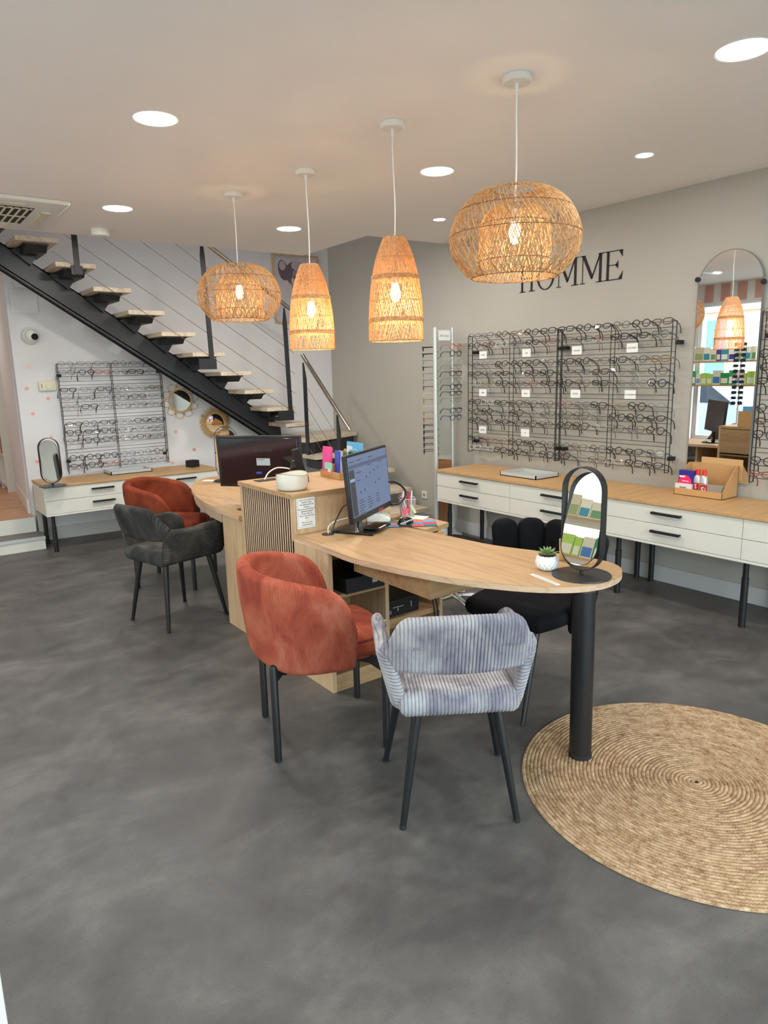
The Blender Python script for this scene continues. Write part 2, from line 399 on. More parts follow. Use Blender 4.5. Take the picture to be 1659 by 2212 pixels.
def text(s, size, mt, parent, loc, rot, name='printed_text', ext=.0004, align='CENTER', spacing=1.0, label=None):
    cu = bpy.data.curves.new(name, 'FONT'); cu.body = s; cu.size = size; cu.align_x = align; cu.align_y = 'CENTER'; cu.extrude = ext
    cu.space_line = spacing; cu.resolution_u = 2
    tmp = bpy.data.objects.new('tmp', cu); COL.objects.link(tmp)
    dg = bpy.context.evaluated_depsgraph_get(); me = bpy.data.meshes.new_from_object(tmp.evaluated_get(dg))
    bpy.data.objects.remove(tmp); bpy.data.curves.remove(cu)
    me.materials.clear(); me.materials.append(mt)
    o = bpy.data.objects.new(name, me); COL.objects.link(o); o.parent = parent; o.location = loc; o.rotation_euler = rot
    return o
def border(u, v, hw, hh, r):
    """rounded-edge profile 0..1 from distance to the border of a 2hw x 2hh sheet"""
    d = min((1-abs(u))*hw, (1-abs(v))*hh); x = min(max(d/r, 0), 1)
    return math.sqrt(max(0, 1-(1-x)**2))
def edge_steps(n, half, r, k=4):
    """parameters -1..1, finer near the ends so the rounding shows"""
    e = min(.45, r/half); a = [-1+e*(1-math.cos(PI/2*i/k)) for i in range(k)]
    mid = [-1+e+(2-2*e)*i/n for i in range(n+1)]
    return a+mid+[-x for x in reversed(a)]
# ================================================================ the room
struct(MB().box(-1.1, 4.62, -1.5, 7.45, -.12, 0).build('floor', M['floor'], smooth=0))
struct(MB().prism([(-1.1,-1.5),(4.52,-1.5),(4.52,5.08),(3.66,5.12),(3.69,6.26),(.3,6.26),(.3,7.45),(-1.1,7.45)], CEIL, CEIL+.28).build('ceiling', M['ceiling'], smooth=0))
struct(MB().box(-1.1, 4.62, 5.0, 7.6, 5.2, 5.3).build('ceiling_upper', M['wall_white'], smooth=0))
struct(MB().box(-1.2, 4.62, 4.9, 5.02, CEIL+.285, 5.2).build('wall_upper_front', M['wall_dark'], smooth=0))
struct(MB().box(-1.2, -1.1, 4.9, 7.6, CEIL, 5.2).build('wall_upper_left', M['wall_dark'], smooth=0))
struct(MB().box(WX, WX+.1, -1.5, 7.4, 0, 5.2).build('wall_right', M['wall_grey'], smooth=0))
struct(MB().prism([(1.17, far_y(1.17)), (WX+.1, far_y(WX+.1)), (WX+.1, far_y(WX+.1)+.12), (1.17, far_y(1.17)+.12)], 0, 5.2).build('wall_far', M['wall_white'], smooth=0))
struct(MB().box(-1.1, 1.17, 7.33, 7.45, 2.50, 5.2).build('wall_far_lintel', M['wall_white'], smooth=0))
struct(MB().prism([(1.165,7.45),(1.29,8.96),(1.36,9.0),(1.50,10.6),(1.62,10.6),(1.34,7.45)], .262, 2.7).build('wall_corridor_right', M['wall_white'], smooth=0))
struct(MB().box(-1.1, 1.6, 10.6, 10.7, .2, 2.7).build('wall_corridor_end', mat('pink_wall', (214, 176, 166), .8), smooth=0))
struct(MB().box(-1.1, 1.6, 7.46, 10.6, 2.7, 2.8).build('ceiling_corridor', M['wall_white'], smooth=0))
struct(MB().box(-1.1, 1.165, 7.24, 7.46, .0, .262).box(-1.1, 1.64, 7.46, 10.6, .0, .262).build('floor_corridor', M['terracotta'], smooth=0))
grout = MB()
for gx in (0.25, .85): grout.box(gx, gx+.008, 7.28, 10.6, .2622, .2632)
for gy in (7.9, 8.5, 9.1, 9.7): grout.box(-1.1, 1.16, gy, gy+.008, .2622, .2632)
struct(grout.build('trim_tile_joint', solid('grout', (122, 92, 74), .9), smooth=0))
st = MB().box(-1.1, 1.188, 6.95, 7.245, 0, .10).build('step_riser', M['white'], smooth=0); tag(st, 'low white step with a grey tread below the corridor doorway', 'step')
MB().box(-1.1, 1.188, 6.945, 7.25, .10, .122).build('tread', solid('greytread', (120, 116, 110), .6), st, smooth=0)
MB().box(-1.1, 1.19, 6.935, 6.95, .095, .124).build('nosing', M['alu'], st, smooth=0)
struct(MB().box(-1.1, 1.17, 7.228, 7.24, .115, .262).build('trim_riser', M['white'], smooth=0))
struct(MB().prism([(1.15,7.45),(1.285,8.96),(1.29,8.96),(1.165,7.45)], .264, .40).build('baseboard_corridor', M['white'], smooth=0))
struct(MB().box(WX-.014, WX, -1.5, 7.12, 0, .115).build('baseboard_right', M['skirting'], smooth=0))
bf = MB().prism([(1.30, far_y(1.30)-.014), (WX-.015, far_y(WX)-.014), (WX-.015, far_y(WX)), (1.30, far_y(1.30))], 0, .125)
struct(bf.build('baseboard_far', M['skirting'], smooth=0))
struct(MB().box(1.19, 1.265, 7.22, 7.3, 0, .55).build('trim_pipe_casing', solid('beigepipe', (182, 176, 160), .6), smooth=0))
# ---- street side: left wall with the shop window, wall behind the camera with the glazed front
wl = MB().box(-1.1, -1, -1.5, .9, 0, CEIL).box(-1.1, -1, 6.1, 7.45, 0, CEIL).box(-1.1, -1, .9, 6.1, 0, .45).box(-1.1, -1, .9, 6.1, 2.42, CEIL)
struct(wl.build('wall_left', M['wall_white'], smooth=0))
wb = MB().box(-1.0, -.6, -1.5, -1.4, 0, CEIL).box(4.0, WX, -1.5, -1.4, 0, CEIL).box(-.6, 4.0, -1.5, -1.4, 2.45, CEIL)
struct(wb.build('wall_back', M['wall_white'], smooth=0))
struct(MB().box(-1.6, -1.1, 7.45, 10.7, 0, 2.8).build('wall_corridor_left', M['wall_white'], smooth=0))
wf = MB()
for y in (.9, 3.48, 6.06): wf.box(-1.08, -1.02, y, y+.04, .45, 2.42)
wf.box(-1.08, -1.02, .94, 6.06, .45, .49).box(-1.08, -1.02, .94, 6.06, 2.38, 2.42)
f1 = struct(wf.build('window_1', solid('frame_white', (226, 228, 230), .4), smooth=0))
MB().box(-1.055, -1.049, .94, 6.06, .49, 2.38).build('pane', M['glass'], f1, smooth=0)
wf = MB()
for x in (-.6, .9, 2.4, 3.96): wf.box(x, x+.04, -1.48, -1.42, 0, 2.45)
wf.box(-.56, 3.96, -1.48, -1.42, 0, .06).box(-.56, 3.96, -1.48, -1.42, 2.41, 2.45)
f2 = struct(wf.build('window_2', solid('frame_white', (226, 228, 230), .4), smooth=0))
MB().box(-.56, 3.96, -1.455, -1.449, .06, 2.41).build('pane', M['glass'], f2, smooth=0)
sb = MB()
for i in range(9): sb.box(-.995, -.985, 3.9+i*.25, 4.03+i*.25, 2.44, 2.68)
struct(sb.build('trim_striped_frieze', solid('frieze_pink', (196, 150, 142), .8), smooth=0))
# street outside, seen only in the mirrors
struct(MB().box(-30, -1.15, -30, 30, -.3, -.15).box(-1.15, 30, -30, -1.55, -.3, -.15).build('ground_street', solid('asphalt', (128, 128, 128), .9), smooth=0))
bld = thing('building', 'pale facade with blue shutters across the street, seen in the arched mirror', 'building', (-10, 6, -.15))
MB().box(-1, 0, -14, 12, 0, 5.2).build('facade', solid('facade_cream', (232, 218, 190), .9), bld, smooth=0)
for i in range(7):
    y = -11+i*3.2
    o = MB().box(0, .06, y, y+1.3, 1.0, 2.9).build('shutter', solid('shutter_blue', (110, 146, 190), .6), bld, smooth=0)
    MB().box(.06, .09, y+.6, y+.7, 1.0, 2.9).box(.06, .09, y-.06, y, .9, 3.0).box(.06, .09, y+1.3, y+1.36, .9, 3.0).build('frame', M['white'], o, smooth=0)
MB().box(0, .2, 1.0, 9.0, 3.1, 3.5).build('shop_sign', solid('signpink', (226, 150, 140), .6), bld, smooth=0)
car = thing('parked_car', 'silver parked car in the street, glimpsed in the arched mirror', 'car', (-4.6, 8.2, -.15), PI/2)
prof = [(-2, .35), (-2.05, .75), (-1.2, .95), (-.6, 1.4), (.7, 1.42), (1.3, 1.0), (2.0, .85), (2.1, .4), (1.9, .28), (-1.9, .28)]
MB().prism(prof, -.8, .8, 'y').build('body', solid('car_silver', (186, 196, 206), .25, metal=.3), car, bevel=.06)
MB().prism([(-1.1, .96), (-.56, 1.34), (.66, 1.36), (1.15, 1.0)], -.81, .81, 'y').build('windows', solid('car_glass', (40, 52, 66), .1), car)
for sxx in (-1.25, 1.3):
    for syy in (-.75, .75): MB().cyl((sxx, syy-.1, .31), (sxx, syy+.1, .31), .31, n=20).build('wheel', M['blackmatte'], car)

# white jamb at the camera's left
tag(MB().box(-.55, .068, 1.50, 1.62, 0, .98).build('display_plinth', M['white'], smooth=0, loc=(-.2, 1.56, 0), bevel=.004), 'narrow white display stand edge just showing at the lower left corner', 'stand')

# corridor furniture
bk = thing('bookcase', 'white open bookcase along the corridor wall through the doorway', 'bookcase', (1.27, 9.5, .262))
fr = MB().box(-.05, .085, -.42, -.40, 0, 1.95).box(-.05, .085, -.01, .01, 0, 1.9).box(-.05, .085, .4, .42, 0, 1.95)
for z in (0.06, .42, .78, 1.14, 1.5, 1.9): fr.box(-.05, .085, -.4, .4, z, z+.02)
fr.build('shelves', M['white'], bk, smooth=0)
bcol = [(196, 120, 96), (86, 96, 150), (220, 210, 190), (150, 70, 60), (90, 120, 96), (210, 180, 120)]
nb = 0
for z in (.44, .80, 1.16, 1.52):
    y = -.385
    for k in range(7):
        t = random.uniform(.025, .05); h = random.uniform(.2, .3)
        o = MB().box(1.235, 1.34, 9.5+y, 9.5+y+t, .262+z, .262+z+h).build('book', solid('book%d' % (k % 6), bcol[k % 6], .7), smooth=0, loc=(1.28, 9.5+y, .262+z))
        tag(o, '%s book, %s from the front on the %s shelf up of the corridor bookcase' % (['rusty', 'blue', 'cream', 'dark red', 'green', 'ochre'][k % 6], ['first', 'second', 'third', 'fourth', 'fifth', 'sixth', 'seventh'][k], {.44: 'lowest', .80: 'second', 1.16: 'third', 1.52: 'top'}[z]), 'book', 'books in the corridor bookcase'); y += t+.004
ct = thing('counter', 'orange wooden counter at the far end of the tiled corridor', 'counter', (.87, 10.3, .262))
MB().box(-1.2, .55, -.25, .25, .1, 1.0).build('body', solid('orange_wood', (214, 138, 66), .5), ct, smooth=0)
MB().box(-1.25, .56, -.28, .27, 1.0, 1.05).build('top', M['white'], ct, smooth=0)
MB().box(-1.2, .55, -.22, .25, 0, .1).build('plinth', M['blackmatte'], ct, smooth=0)

# ================================================================ downlights
for i, (x, y, r, wt) in enumerate(DOWNS):
    lb = ['large round ceiling light, front left of the four big ones', 'round ceiling light above the left armchairs near the air vent', 'round ceiling light near the stairwell edge between two pendants',
          'large round ceiling light between the two right pendants', 'large round ceiling light cut by the right edge of the photo', 'round ceiling light above the camera', 'round ceiling light left of the air vent',
          'small round spotlight before the grey wall, upper right', 'tiny round spotlight left of the dome pendant'][i]
    t = thing('ceiling_light', lb, 'ceiling light', (x, y, CEIL), 0, 'recessed ceiling lights')
    MB().lathe([(r, -.001), (r+.008, -.004), (r+.010, -.001)], 40, caps=False).build('trim_ring', M['white_plastic'], t)
    MB().lathe([(r, -.002), (r*.98, -.003)], 40).build('diffuser', emis('downlight_glow_%d' % i, (255, 253, 246), 6), t)
    area('downlight_lamp', (x, y, CEIL-.006), (0, 0, 0), r*1.9, wt, DOWN_COL).parent = None
t = thing('surface_spotlight', 'small white surface spotlight at the ceiling edge above the stairs', 'spotlight', (1.67, 5.94, CEIL))
MB().lathe([(.07, 0), (.07, -.05), (.06, -.055)], 32).build('housing', M['white_plastic'], t)
t = thing('ceiling_air_vent', 'white square ceiling air conditioning cassette with slotted grille', 'air vent', (.72, 5.6, CEIL))
MB().box(-.5, .55, -.48, .48, -.028, 0).build('panel', M['white_plastic'], t, bevel=.008)
g = MB()
for i in range(15):
    g.box(-.3+i*.045, -.3+i*.045+.012, -.27, .27, -.036, -.028)
for j in range(3): g.box(-.3, .36, -.27+j*.26, -.26+j*.26, -.038, -.029)
MB().box(-.31, .37, -.28, .28, -.031, -.0285).build('dark_grille', M['blackmatte'], t, smooth=0)
g.build('grille', M['cream'], t, smooth=0)
for yy in (-.40, .36): MB().box(-.25, .30, yy, yy+.045, -.036, -.029).build('louvre', M['cream'], t, smooth=0)
MB().box(.43, .485, -.2, .25, -.036, -.029).build('louvre', M['cream'], t, smooth=0)

# added fill lights, out of view, that brighten the stairwell and the tiled corridor
def fill_disc(name, label, x, y, z, wt, col, r=.12):
    t = thing(name, label, 'ceiling light', (x, y, z))
    MB().lathe([(r, 0), (r, -.02), (r*.9, -.03)], 32).build('shade', emis(name+'_glow', (255, 250, 240), 4), t)
    area(name+'_lamp', (x, y, z-.034), (0, 0, 0), r*1.8, wt, col)
fill_disc('stairwell_fill', 'added round fill light above the stairs, out of view', 2.4, 6.3, 5.19, 15, (.93, .95, 1.0))
fill_disc('corridor_fill', 'added round fill light in the tiled corridor, out of view', .4, 8.8, 2.69, 9, (1, .93, .86))

# ================================================================ pendants
def weave(prof, n, twist, r, segs, jit=.12, sides=3, seed=1):
    """two opposed families of strands running over a surface of revolution"""
    rnd = random.Random(seed); b = MB()
    L = [0]
    for i in range(1, len(prof)): L.append(L[-1]+math.hypot(prof[i][0]-prof[i-1][0], prof[i][1]-prof[i-1][1]))
    def at(t):
        d = t*L[-1]
        for i in range(1, len(L)):
            if d <= L[i] or i == len(L)-1:
                k = (d-L[i-1])/max(1e-9, L[i]-L[i-1]); return (prof[i-1][0]+(prof[i][0]-prof[i-1][0])*k, prof[i-1][1]+(prof[i][1]-prof[i-1][1])*k)
    for fam in (1, -1):
        for i in range(n):
            a0 = 2*PI*(i+rnd.uniform(-jit, jit)*2)/n; tw = twist*fam*(1+rnd.uniform(-jit, jit)); ph = rnd.uniform(0, 6)
            pts = []
            for k in range(segs+1):
                t = k/segs; rr, z = at(t); a = a0+tw*t+.022*math.sin(7*t+ph); rr += fam*r*.6
                pts.append((rr*math.cos(a), rr*math.sin(a), z))
            b.tube(pts, r*rnd.uniform(.8, 1.15), sides, caps=False)
    return b
def ring(b, R, z, r, n=64, sides=5):
    b.tube([(R*math.cos(2*PI*i/n), R*math.sin(2*PI*i/n), z) for i in range(n)], r, sides, closed=True)
def smooth_prof(pts, n=40):
    out = []
    for i in range(len(pts)-1):
        p0 = pts[max(i-1, 0)]; p1 = pts[i]; p2 = pts[i+1]; p3 = pts[min(i+2, len(pts)-1)]; k = max(2, n//(len(pts)-1))
        for j in range(k):
            t = j/k
            out.append(tuple(.5*((2*p1[c])+(-p0[c]+p2[c])*t+(2*p0[c]-5*p1[c]+4*p2[c]-p3[c])*t*t+(-p0[c]+3*p1[c]-3*p2[c]+p3[c])*t**3) for c in (0, 1)))
    return out+[pts[-1]]
def pendant(x, y, ztop, kind, label, seed):
    t = thing('pendant_lamp', label, 'pendant lamp', (x, y, 0), 0, None)
    MB().lathe([(.055, CEIL), (.058, CEIL-.004), (.058, CEIL-.024), (.052, CEIL-.028)], 40).build('ceiling_rose', M['white_plastic'], t)
    cone = MB().lathe([(.009, CEIL-.028), (.006, CEIL-.06)], 12)
    cone.build('cord_grip', M['white_plastic'], t)
    rnd = random.Random(seed); ph = rnd.uniform(0, 3)
    zb = ztop-.05
    pts = [(.006*math.sin(3*k/12+ph)*math.sin(PI*k/12), .004*math.sin(2*PI*k/12), CEIL-.05+(zb-CEIL+.05)*k/12) for k in range(13)]
    MB().tube(pts, .0032, 8).build('cord', M['white_plastic'], t)
    if kind == 'dome':
        outer = smooth_prof([(.085, .345), (.15, .335), (.225, .275), (.268, .175), (.255, .085), (.20, .015), (.175, 0.0)])
        z0 = ztop-.345
        sh = weave(outer, 70, .85, .0022, 20, jit=.07, seed=seed)
        inner = smooth_prof([(.175, 0.0), (.155, .03), (.148, .07), (.146, .16), (.13, .24), (.07, .285)])
        s2 = weave(inner, 58, .6, .0020, 14, jit=.07, seed=seed+1)
        dk = MB()
        for R, z in ((.235, .262), (.2705, .165), (.178, .0), (.150, .065), (.142, .21), (.085, .345)): ring(dk, R, z, .0018)
        for q in (sh, s2, dk): q.v = [(a, b, c+z0) for a, b, c in q.v]
        s = sh.build('shade', M['rattan'], t, smooth=60)
        s2.build('inner_shade', M['rattan'], s, smooth=60); dk.build('binding', M['rattandark'], s, smooth=60)
        zbulb = z0+.17
    else:
        z0 = ztop-.487
        outer = smooth_prof([(.052, .487), (.088, .40), (.112, .30), (.126, .20), (.132, .10), (.133, 0.0)])
        sh = weave(outer, 66, 1.15, .0017, 20, jit=.03, seed=seed)
        dk = MB()
        for z, R in ((.39, .0915), (.19, .1275)): ring(dk, R+.002, z, .0016)
        for zc, R in ((.30, .1135), (.10, .1335)):
            for k in range(4): ring(dk, R+.0025-(k-1.5)*(.0008 if zc > .2 else 0), zc+(k-1.5)*.0055, .0026)
        ring(dk, .134, .001, .003); ring(dk, .052, .486, .003)
        for q in (sh, dk): q.v = [(a, b, c+z0) for a, b, c in q.v]
        s = sh.build('shade', M['rattan2'], t, smooth=60); dk.build('binding', M['rattan'], s, smooth=60)
        zbulb = z0+.225
    MB().lathe([(.016, zbulb+.10), (.018, zbulb+.05)], 16).build('socket', M['white_plastic'], t)
    MB().lathe([(.012, zbulb+.05), (.022, zbulb+.025), (.026, zbulb), (.022, zbulb-.022), (.012, zbulb-.035), (.002, zbulb-.038)], 20).build('bulb', emis('bulb_glow_%d' % seed, (255, 206, 140), 18), t)
    l = bpy.data.lights.new('bulb_lamp', 'POINT'); l.energy = BULB_W*(1.0 if kind == 'dome' else 1.5); l.color = BULB_COL; l.shadow_soft_size = .03
    o = bpy.data.objects.new('bulb_lamp', l); COL.objects.link(o); o.location = (x, y, zbulb-.075)
pendant(2.085, 4.38, 2.253, 'dome', 'dome rattan pendant lamp at far left, smaller looking of the two domes', 11)
pendant(2.22, 3.70, 2.178, 'cone', 'tall tapered rattan pendant lamp second from left, before the picture', 21)
pendant(2.17, 2.81, 2.185, 'cone', 'tall tapered rattan pendant lamp third from left, before grey wall', 31)
pendant(2.27, 2.12, 2.271, 'dome', 'big dome rattan pendant lamp at right overlapping the black wall lettering', 41)
# ================================================================ staircase
stair = thing('staircase', 'open staircase with pale oak treads on one black central beam', 'staircase', (3.7, 6.75, 0))
def sp(mb, name, m, parent=None, **k):
    o = parent or stair
    L = stair.location; mb.v = [(a-L.x, b-L.y, c-L.z) for a, b, c in mb.v]
    return mb.build(name, m, o, **k)
SL = 0.183/0.2775
def beam_top(x): return 2.679-.661*(x-1.098)
xs0, xs1 = -.1, 3.62
bm_ = MB()
th = .205
bm_.prism([(xs0, beam_top(xs0)), (xs1, beam_top(xs1)), (xs1+.02, beam_top(xs1)-th-.05), (xs0, beam_top(xs0)-th)], 6.79, 6.80, 'y')
bm_.prism([(xs0, beam_top(xs0)), (xs1, beam_top(xs1)), (xs1, beam_top(xs1)-.012), (xs0, beam_top(xs0)-.012)], 6.79, 6.93, 'y')
bm_.prism([(xs0, beam_top(xs0)-th+.012), (xs1, beam_top(xs1)-th+.012), (xs1, beam_top(xs1)-th), (xs0, beam_top(xs0)-th)], 6.79, 6.93, 'y')
bm_.prism([(xs0, beam_top(xs0)), (xs1, beam_top(xs1)), (xs1+.02, beam_top(xs1)-th-.05), (xs0, beam_top(xs0)-th)], 6.92, 6.93, 'y')
sp(bm_, 'beam', M['anthracite'], smooth=0)
noses = [(1.184, 2.862)]+[(1.462+.2785*i if i < 7 else 3.36+.237*(i-7), 2.682-.183*i) for i in range(9)]+[(3.80, 1.045)]
noses[7] = (3.124, 1.584); 
for k, (nx, z) in enumerate(noses):
    sp(MB().prism([(nx-.32, 6.40), (nx, 6.40), (nx, 7.12), (nx-.32, 7.12)], z-.038, z), 'tread', M['stair_oak'], smooth=0, bevel=.003)
    br = MB()
    bt = z-.038
    xb = nx-.06
    zt = beam_top(xb-.02)
    if k < len(noses)-1: br.prism([(nx-.27, bt-.012), (xb, bt-.012), (xb, bt-.05), (nx-.1, bt-.055), (nx-.16, beam_top(nx-.16)-.04), (nx-.30, beam_top(nx-.30)-.02)], 6.74, 6.98, 'y')
    br.box(nx-.25, xb, 6.47, 7.05, bt-.012, bt)
    if k < len(noses)-1: br.prism([(6.5, bt-.012), (7.03, bt-.012), (6.97, bt-.06), (6.56, bt-.06)], nx-.23, xb-.005, 'x')
    sp(br, 'tread_bracket', M['anthracite'], smooth=0)
# winder and lower flight
wind = [(3.675, 6.26), (4.50, 6.60), (4.50, 7.1), (3.70, 7.1), (3.60, 6.45)]
sp(MB().prism(wind, .842, .88), 'tread', M['stair_oak'], smooth=0)
sp(MB().prism([(3.69, 6.30), (4.47, 6.63), (4.47, 6.68), (3.69, 6.35)], .68, .842).box(3.70, 3.76, 6.3, 7.0, .68, .842), 'tread_bracket', M['anthracite'], smooth=0)
low = [(6.10, .715), (5.765, .55), (5.475, .38), (5.21, .21)]
for y0, z in low:
    sp(MB().box(3.64, 4.40, y0, y0+.31, z-.038, z), 'tread', M['stair_oak'], smooth=0, bevel=.003)
    b2 = MB().box(3.72, 4.32, y0+.06, y0+.24, z-.052, z-.038).prism([(y0+.06, z-.05), (y0+.24, z-.05), (y0+.28, z-.17), (y0+.12, z-.11)], 3.92, 4.12, 'x')
    sp(b2, 'tread_bracket', M['anthracite'], smooth=0)
lb = MB().prism([(5.12, 0), (5.36, 0), (6.6, .70), (6.6, .83), (6.42, .83)], 3.95, 4.09, 'x')
sp(lb, 'beam', M['anthracite'], smooth=0)
def post(pts_a, pts_b, wdt=.045, name='post'):
    """flat bar tapering to its top"""
    (x0, y0, z0), (x1, y1, z1) = pts_a, pts_b
    b = MB(); h = wdt/2
    for (x, y, z, q) in ((x0, y0, z0, h), (x1, y1, z1-.14, h), (x1, y1, z1, .006)):
        b.v += [(x-q, y-.006, z), (x+q, y-.006, z), (x+q, y+.006, z), (x-q, y+.006, z)]
    for i in (0, 4): b.f += [(i+j, i+(j+1) % 4, i+4+(j+1) % 4, i+4+j) for j in range(4)]
    b.f += [(3, 2, 1, 0), (8, 9, 10, 11)]
    return sp(b, name, M['anthracite'], smooth=0)
post((1.585, 6.385, 2.41), (1.585, 6.385, 3.45)); post((2.715, 6.385, 1.65), (2.69, 6.385, 2.78)); post((3.535, 6.385, 1.12), (3.515, 6.385, 2.20))
for x, z in ((2.72, 1.66), (3.53, 1.13)):
    sp(MB().box(x-.14, x+.035, 6.375, 6.395, z-.05, z+.05).box(x-.14, x-.10, 6.39, 6.6, z-.05, z-.01), 'post_bracket', M['anthracite'], smooth=0)
pb = sp(MB().box(1.535, 1.63, 6.388, 6.396, 2.40, 2.475), 'post_bracket', M['anthracite'], smooth=0, bevel=.004)
# lower balustrade, flat bars in the plane x = 3.65
def postx(y0, z0, z1, x=3.66):
    b = MB()
    for (y, z, q) in ((y0, z0, .03), (y0, z1-.17, .03), (y0+.02, z1, .006)):
        b.v += [(x-.006, y-q, z), (x-.006, y+q, z), (x+.006, y+q, z), (x+.006, y-q, z)]
    for i in (0, 4): b.f += [(i+j, i+(j+1) % 4, i+4+(j+1) % 4, i+4+j) for j in range(4)]
    b.f += [(3, 2, 1, 0), (8, 9, 10, 11)]
    sp(b, 'post', M['anthracite'], smooth=0)
postx(6.285, .60, 1.66); postx(5.68, .62, 1.15)
sp(MB().box(3.655, 3.667, 6.0, 6.3, .585, .665).box(3.66, 3.74, 6.05, 6.25, .60, .665).box(3.655, 3.667, 5.65, 5.8, .45, .52), 'post_bracket', M['anthracite'], smooth=0)
r1 = MB().tube([(1.3, 6.385, 3.68), (3.60, 6.385, 2.18)], .021, 14)
sp(r1, 'handrail', M['steel'])
sp(MB().tube([(3.66, 6.315, 1.735), (3.66, 5.48, 1.01)], .021, 14), 'handrail', M['steel'])
sl = -.652
for i in range(5):
    z2 = 2.544-.205*i
    xa, xb = 1.4, 3.60
    sp(MB().tube([(xa, 6.385, z2+sl*(xa-2.71)), (xb, 6.385, z2+sl*(xb-2.71))], .0025, 6), 'cable', M['steel'])
for i in range(4):
    za = 1.465-.21*i; yb = 5.68 if i == 0 else 5.72
    sp(MB().tube([(3.66, 6.31, za), (3.66, 5.70, za-.87*.61)], .0022, 6), 'cable', M['steel'])

# ================================================================ reception desks and tall unit
DZ = .74
near = [(1.68, 3.058), (1.662, 2.695), (1.655, 2.5), (1.69, 2.29), (1.728, 2.14), (1.79, 1.955), (1.87, 1.80), (1.955, 1.68), (2.06, 1.59), (2.16, 1.553), (2.26, 1.555), (2.345, 1.588), (2.405, 1.635), (2.437, 1.70), (2.438, 1.775), (2.415, 1.87), (2.365, 2.02), (2.31, 2.16), (2.275, 2.30), (2.25, 2.545), (2.23, 2.745), (2.20, 3.058)]
sm = near[:1]+smooth_prof(near[1:-1], 60)+near[-1:]
def table(outline, name, label, parts=True):
    t = thing(name, label, 'desk', (outline[0][0], outline[0][1], 0))
    top = MB().prism(outline, DZ-.024, DZ)
    top.build('desktop', M['oak'], t, world=True, smooth=30)
    # edge band around the slab
    eb = MB(); n = len(outline)
    cx = sum(p[0] for p in outline)/n; cy = sum(p[1] for p in outline)/n
    o = len(eb.v)
    for p in outline:
        for z in (DZ-.0245, DZ-.0015):
            q = Vector((p[0]-cx, p[1]-cy)); q = q*(1+.001/max(.1, q.length)); eb.v.append((cx+q.x, cy+q.y, z))
    for i in range(n-1): eb.f.append((2*i, 2*i+2, 2*i+3, 2*i+1))
    eb.build('edge_band', M['oak_edge'], t, world=True, smooth=30)
    return t
dk1 = table(sm, 'reception_desk', 'near light oak desk with curved end resting on a black column')
# under-desk shelf unit, part of the same fitted desk
def oakbox(mb, name, m, t, **k): return mb.build(name, m, t, world=True, smooth=0, **k)
sh1 = MB().box(1.667, 1.687, 2.716, 3.058, 0, DZ-.024)
oakbox(sh1, 'side_panel', M['oak_z'], dk1)
oakbox(MB().box(1.997, 2.019, 2.716, 3.058, .06, DZ-.024), 'divider', M['oak_z'], dk1)
oakbox(MB().box(2.36, 2.38, 2.716, 3.058, 0, .712), 'side_panel', M['oak_z'], dk1)
oakbox(MB().box(1.667, 2.38, 3.045, 3.06, 0, .712), 'back_panel', M['oak_x'], dk1)
oakbox(MB().box(1.687, 1.997, 2.716, 3.045, .478, .498), 'shelf', M['oak_x'], dk1)
oakbox(MB().box(1.687, 1.997, 2.716, 3.045, .282, .300), 'shelf', M['oak_x'], dk1)
oakbox(MB().box(2.019, 2.36, 2.716, 3.045, .272, .298), 'shelf', M['oak_x'], dk1)
oakbox(MB().box(1.687, 2.36, 2.716, 3.045, .07, .09), 'shelf', M['oak_x'], dk1)
oakbox(MB().box(1.687, 2.36, 2.718, 2.735, 0, .07), 'plinth', M['oak_x'], dk1)
oakbox(MB().box(1.80, 1.818, 2.13, 2.70, .605, DZ-.024).box(1.818, 2.14, 2.13, 2.148, .605, DZ-.024).box(1.818, 2.12, 2.148, 2.70, .605, .620), 'drawer_box', M['oak_x'], dk1)
# black column
cl = MB(); 
cl.tube([(2.137, 1.60, .012), (2.115, 1.592, DZ-.0245)], .0435, 40)
cl.build('column', M['black'], dk1, world=True)
MB().lathe([(.046, .006), (.046, .022), (.0435, .024)], 40, c=(2.137, 1.60, 0)).build('column_foot', M['blackmatte'], dk1, world=True)
# return board with drawer pedestal
rd = thing('side_return_desk', 'straight oak return board behind the near monitor with a drawer pedestal', 'desk', (2.34, 2.95, 0))
oakbox(MB().prism([(2.2515, 2.70), (2.462, 2.754), (2.462, 3.12), (2.303, 3.12), (2.303, 3.0625), (2.385, 3.0625), (2.385, 3.0), (2.235, 2.99), (2.245, 2.76)], DZ-.025, DZ), 'board', M['oak'], rd)
rdp = oakbox(MB().box(2.385, 2.44, 2.80, 3.1, 0, DZ-.026).box(2.386, 2.44, 2.79, 2.80, .0, DZ-.026), 'pedestal', M['oak_z'], rd)
oakbox(MB().box(2.26, 2.384, 2.705, 2.712, .60, .71), 'drawer_front', solid('drawer_orange', (206, 144, 84), .5), rd)

mirY = lambda p: (p[0], 6.757-p[1])
sm2 = [mirY(p) for p in sm][::-1]
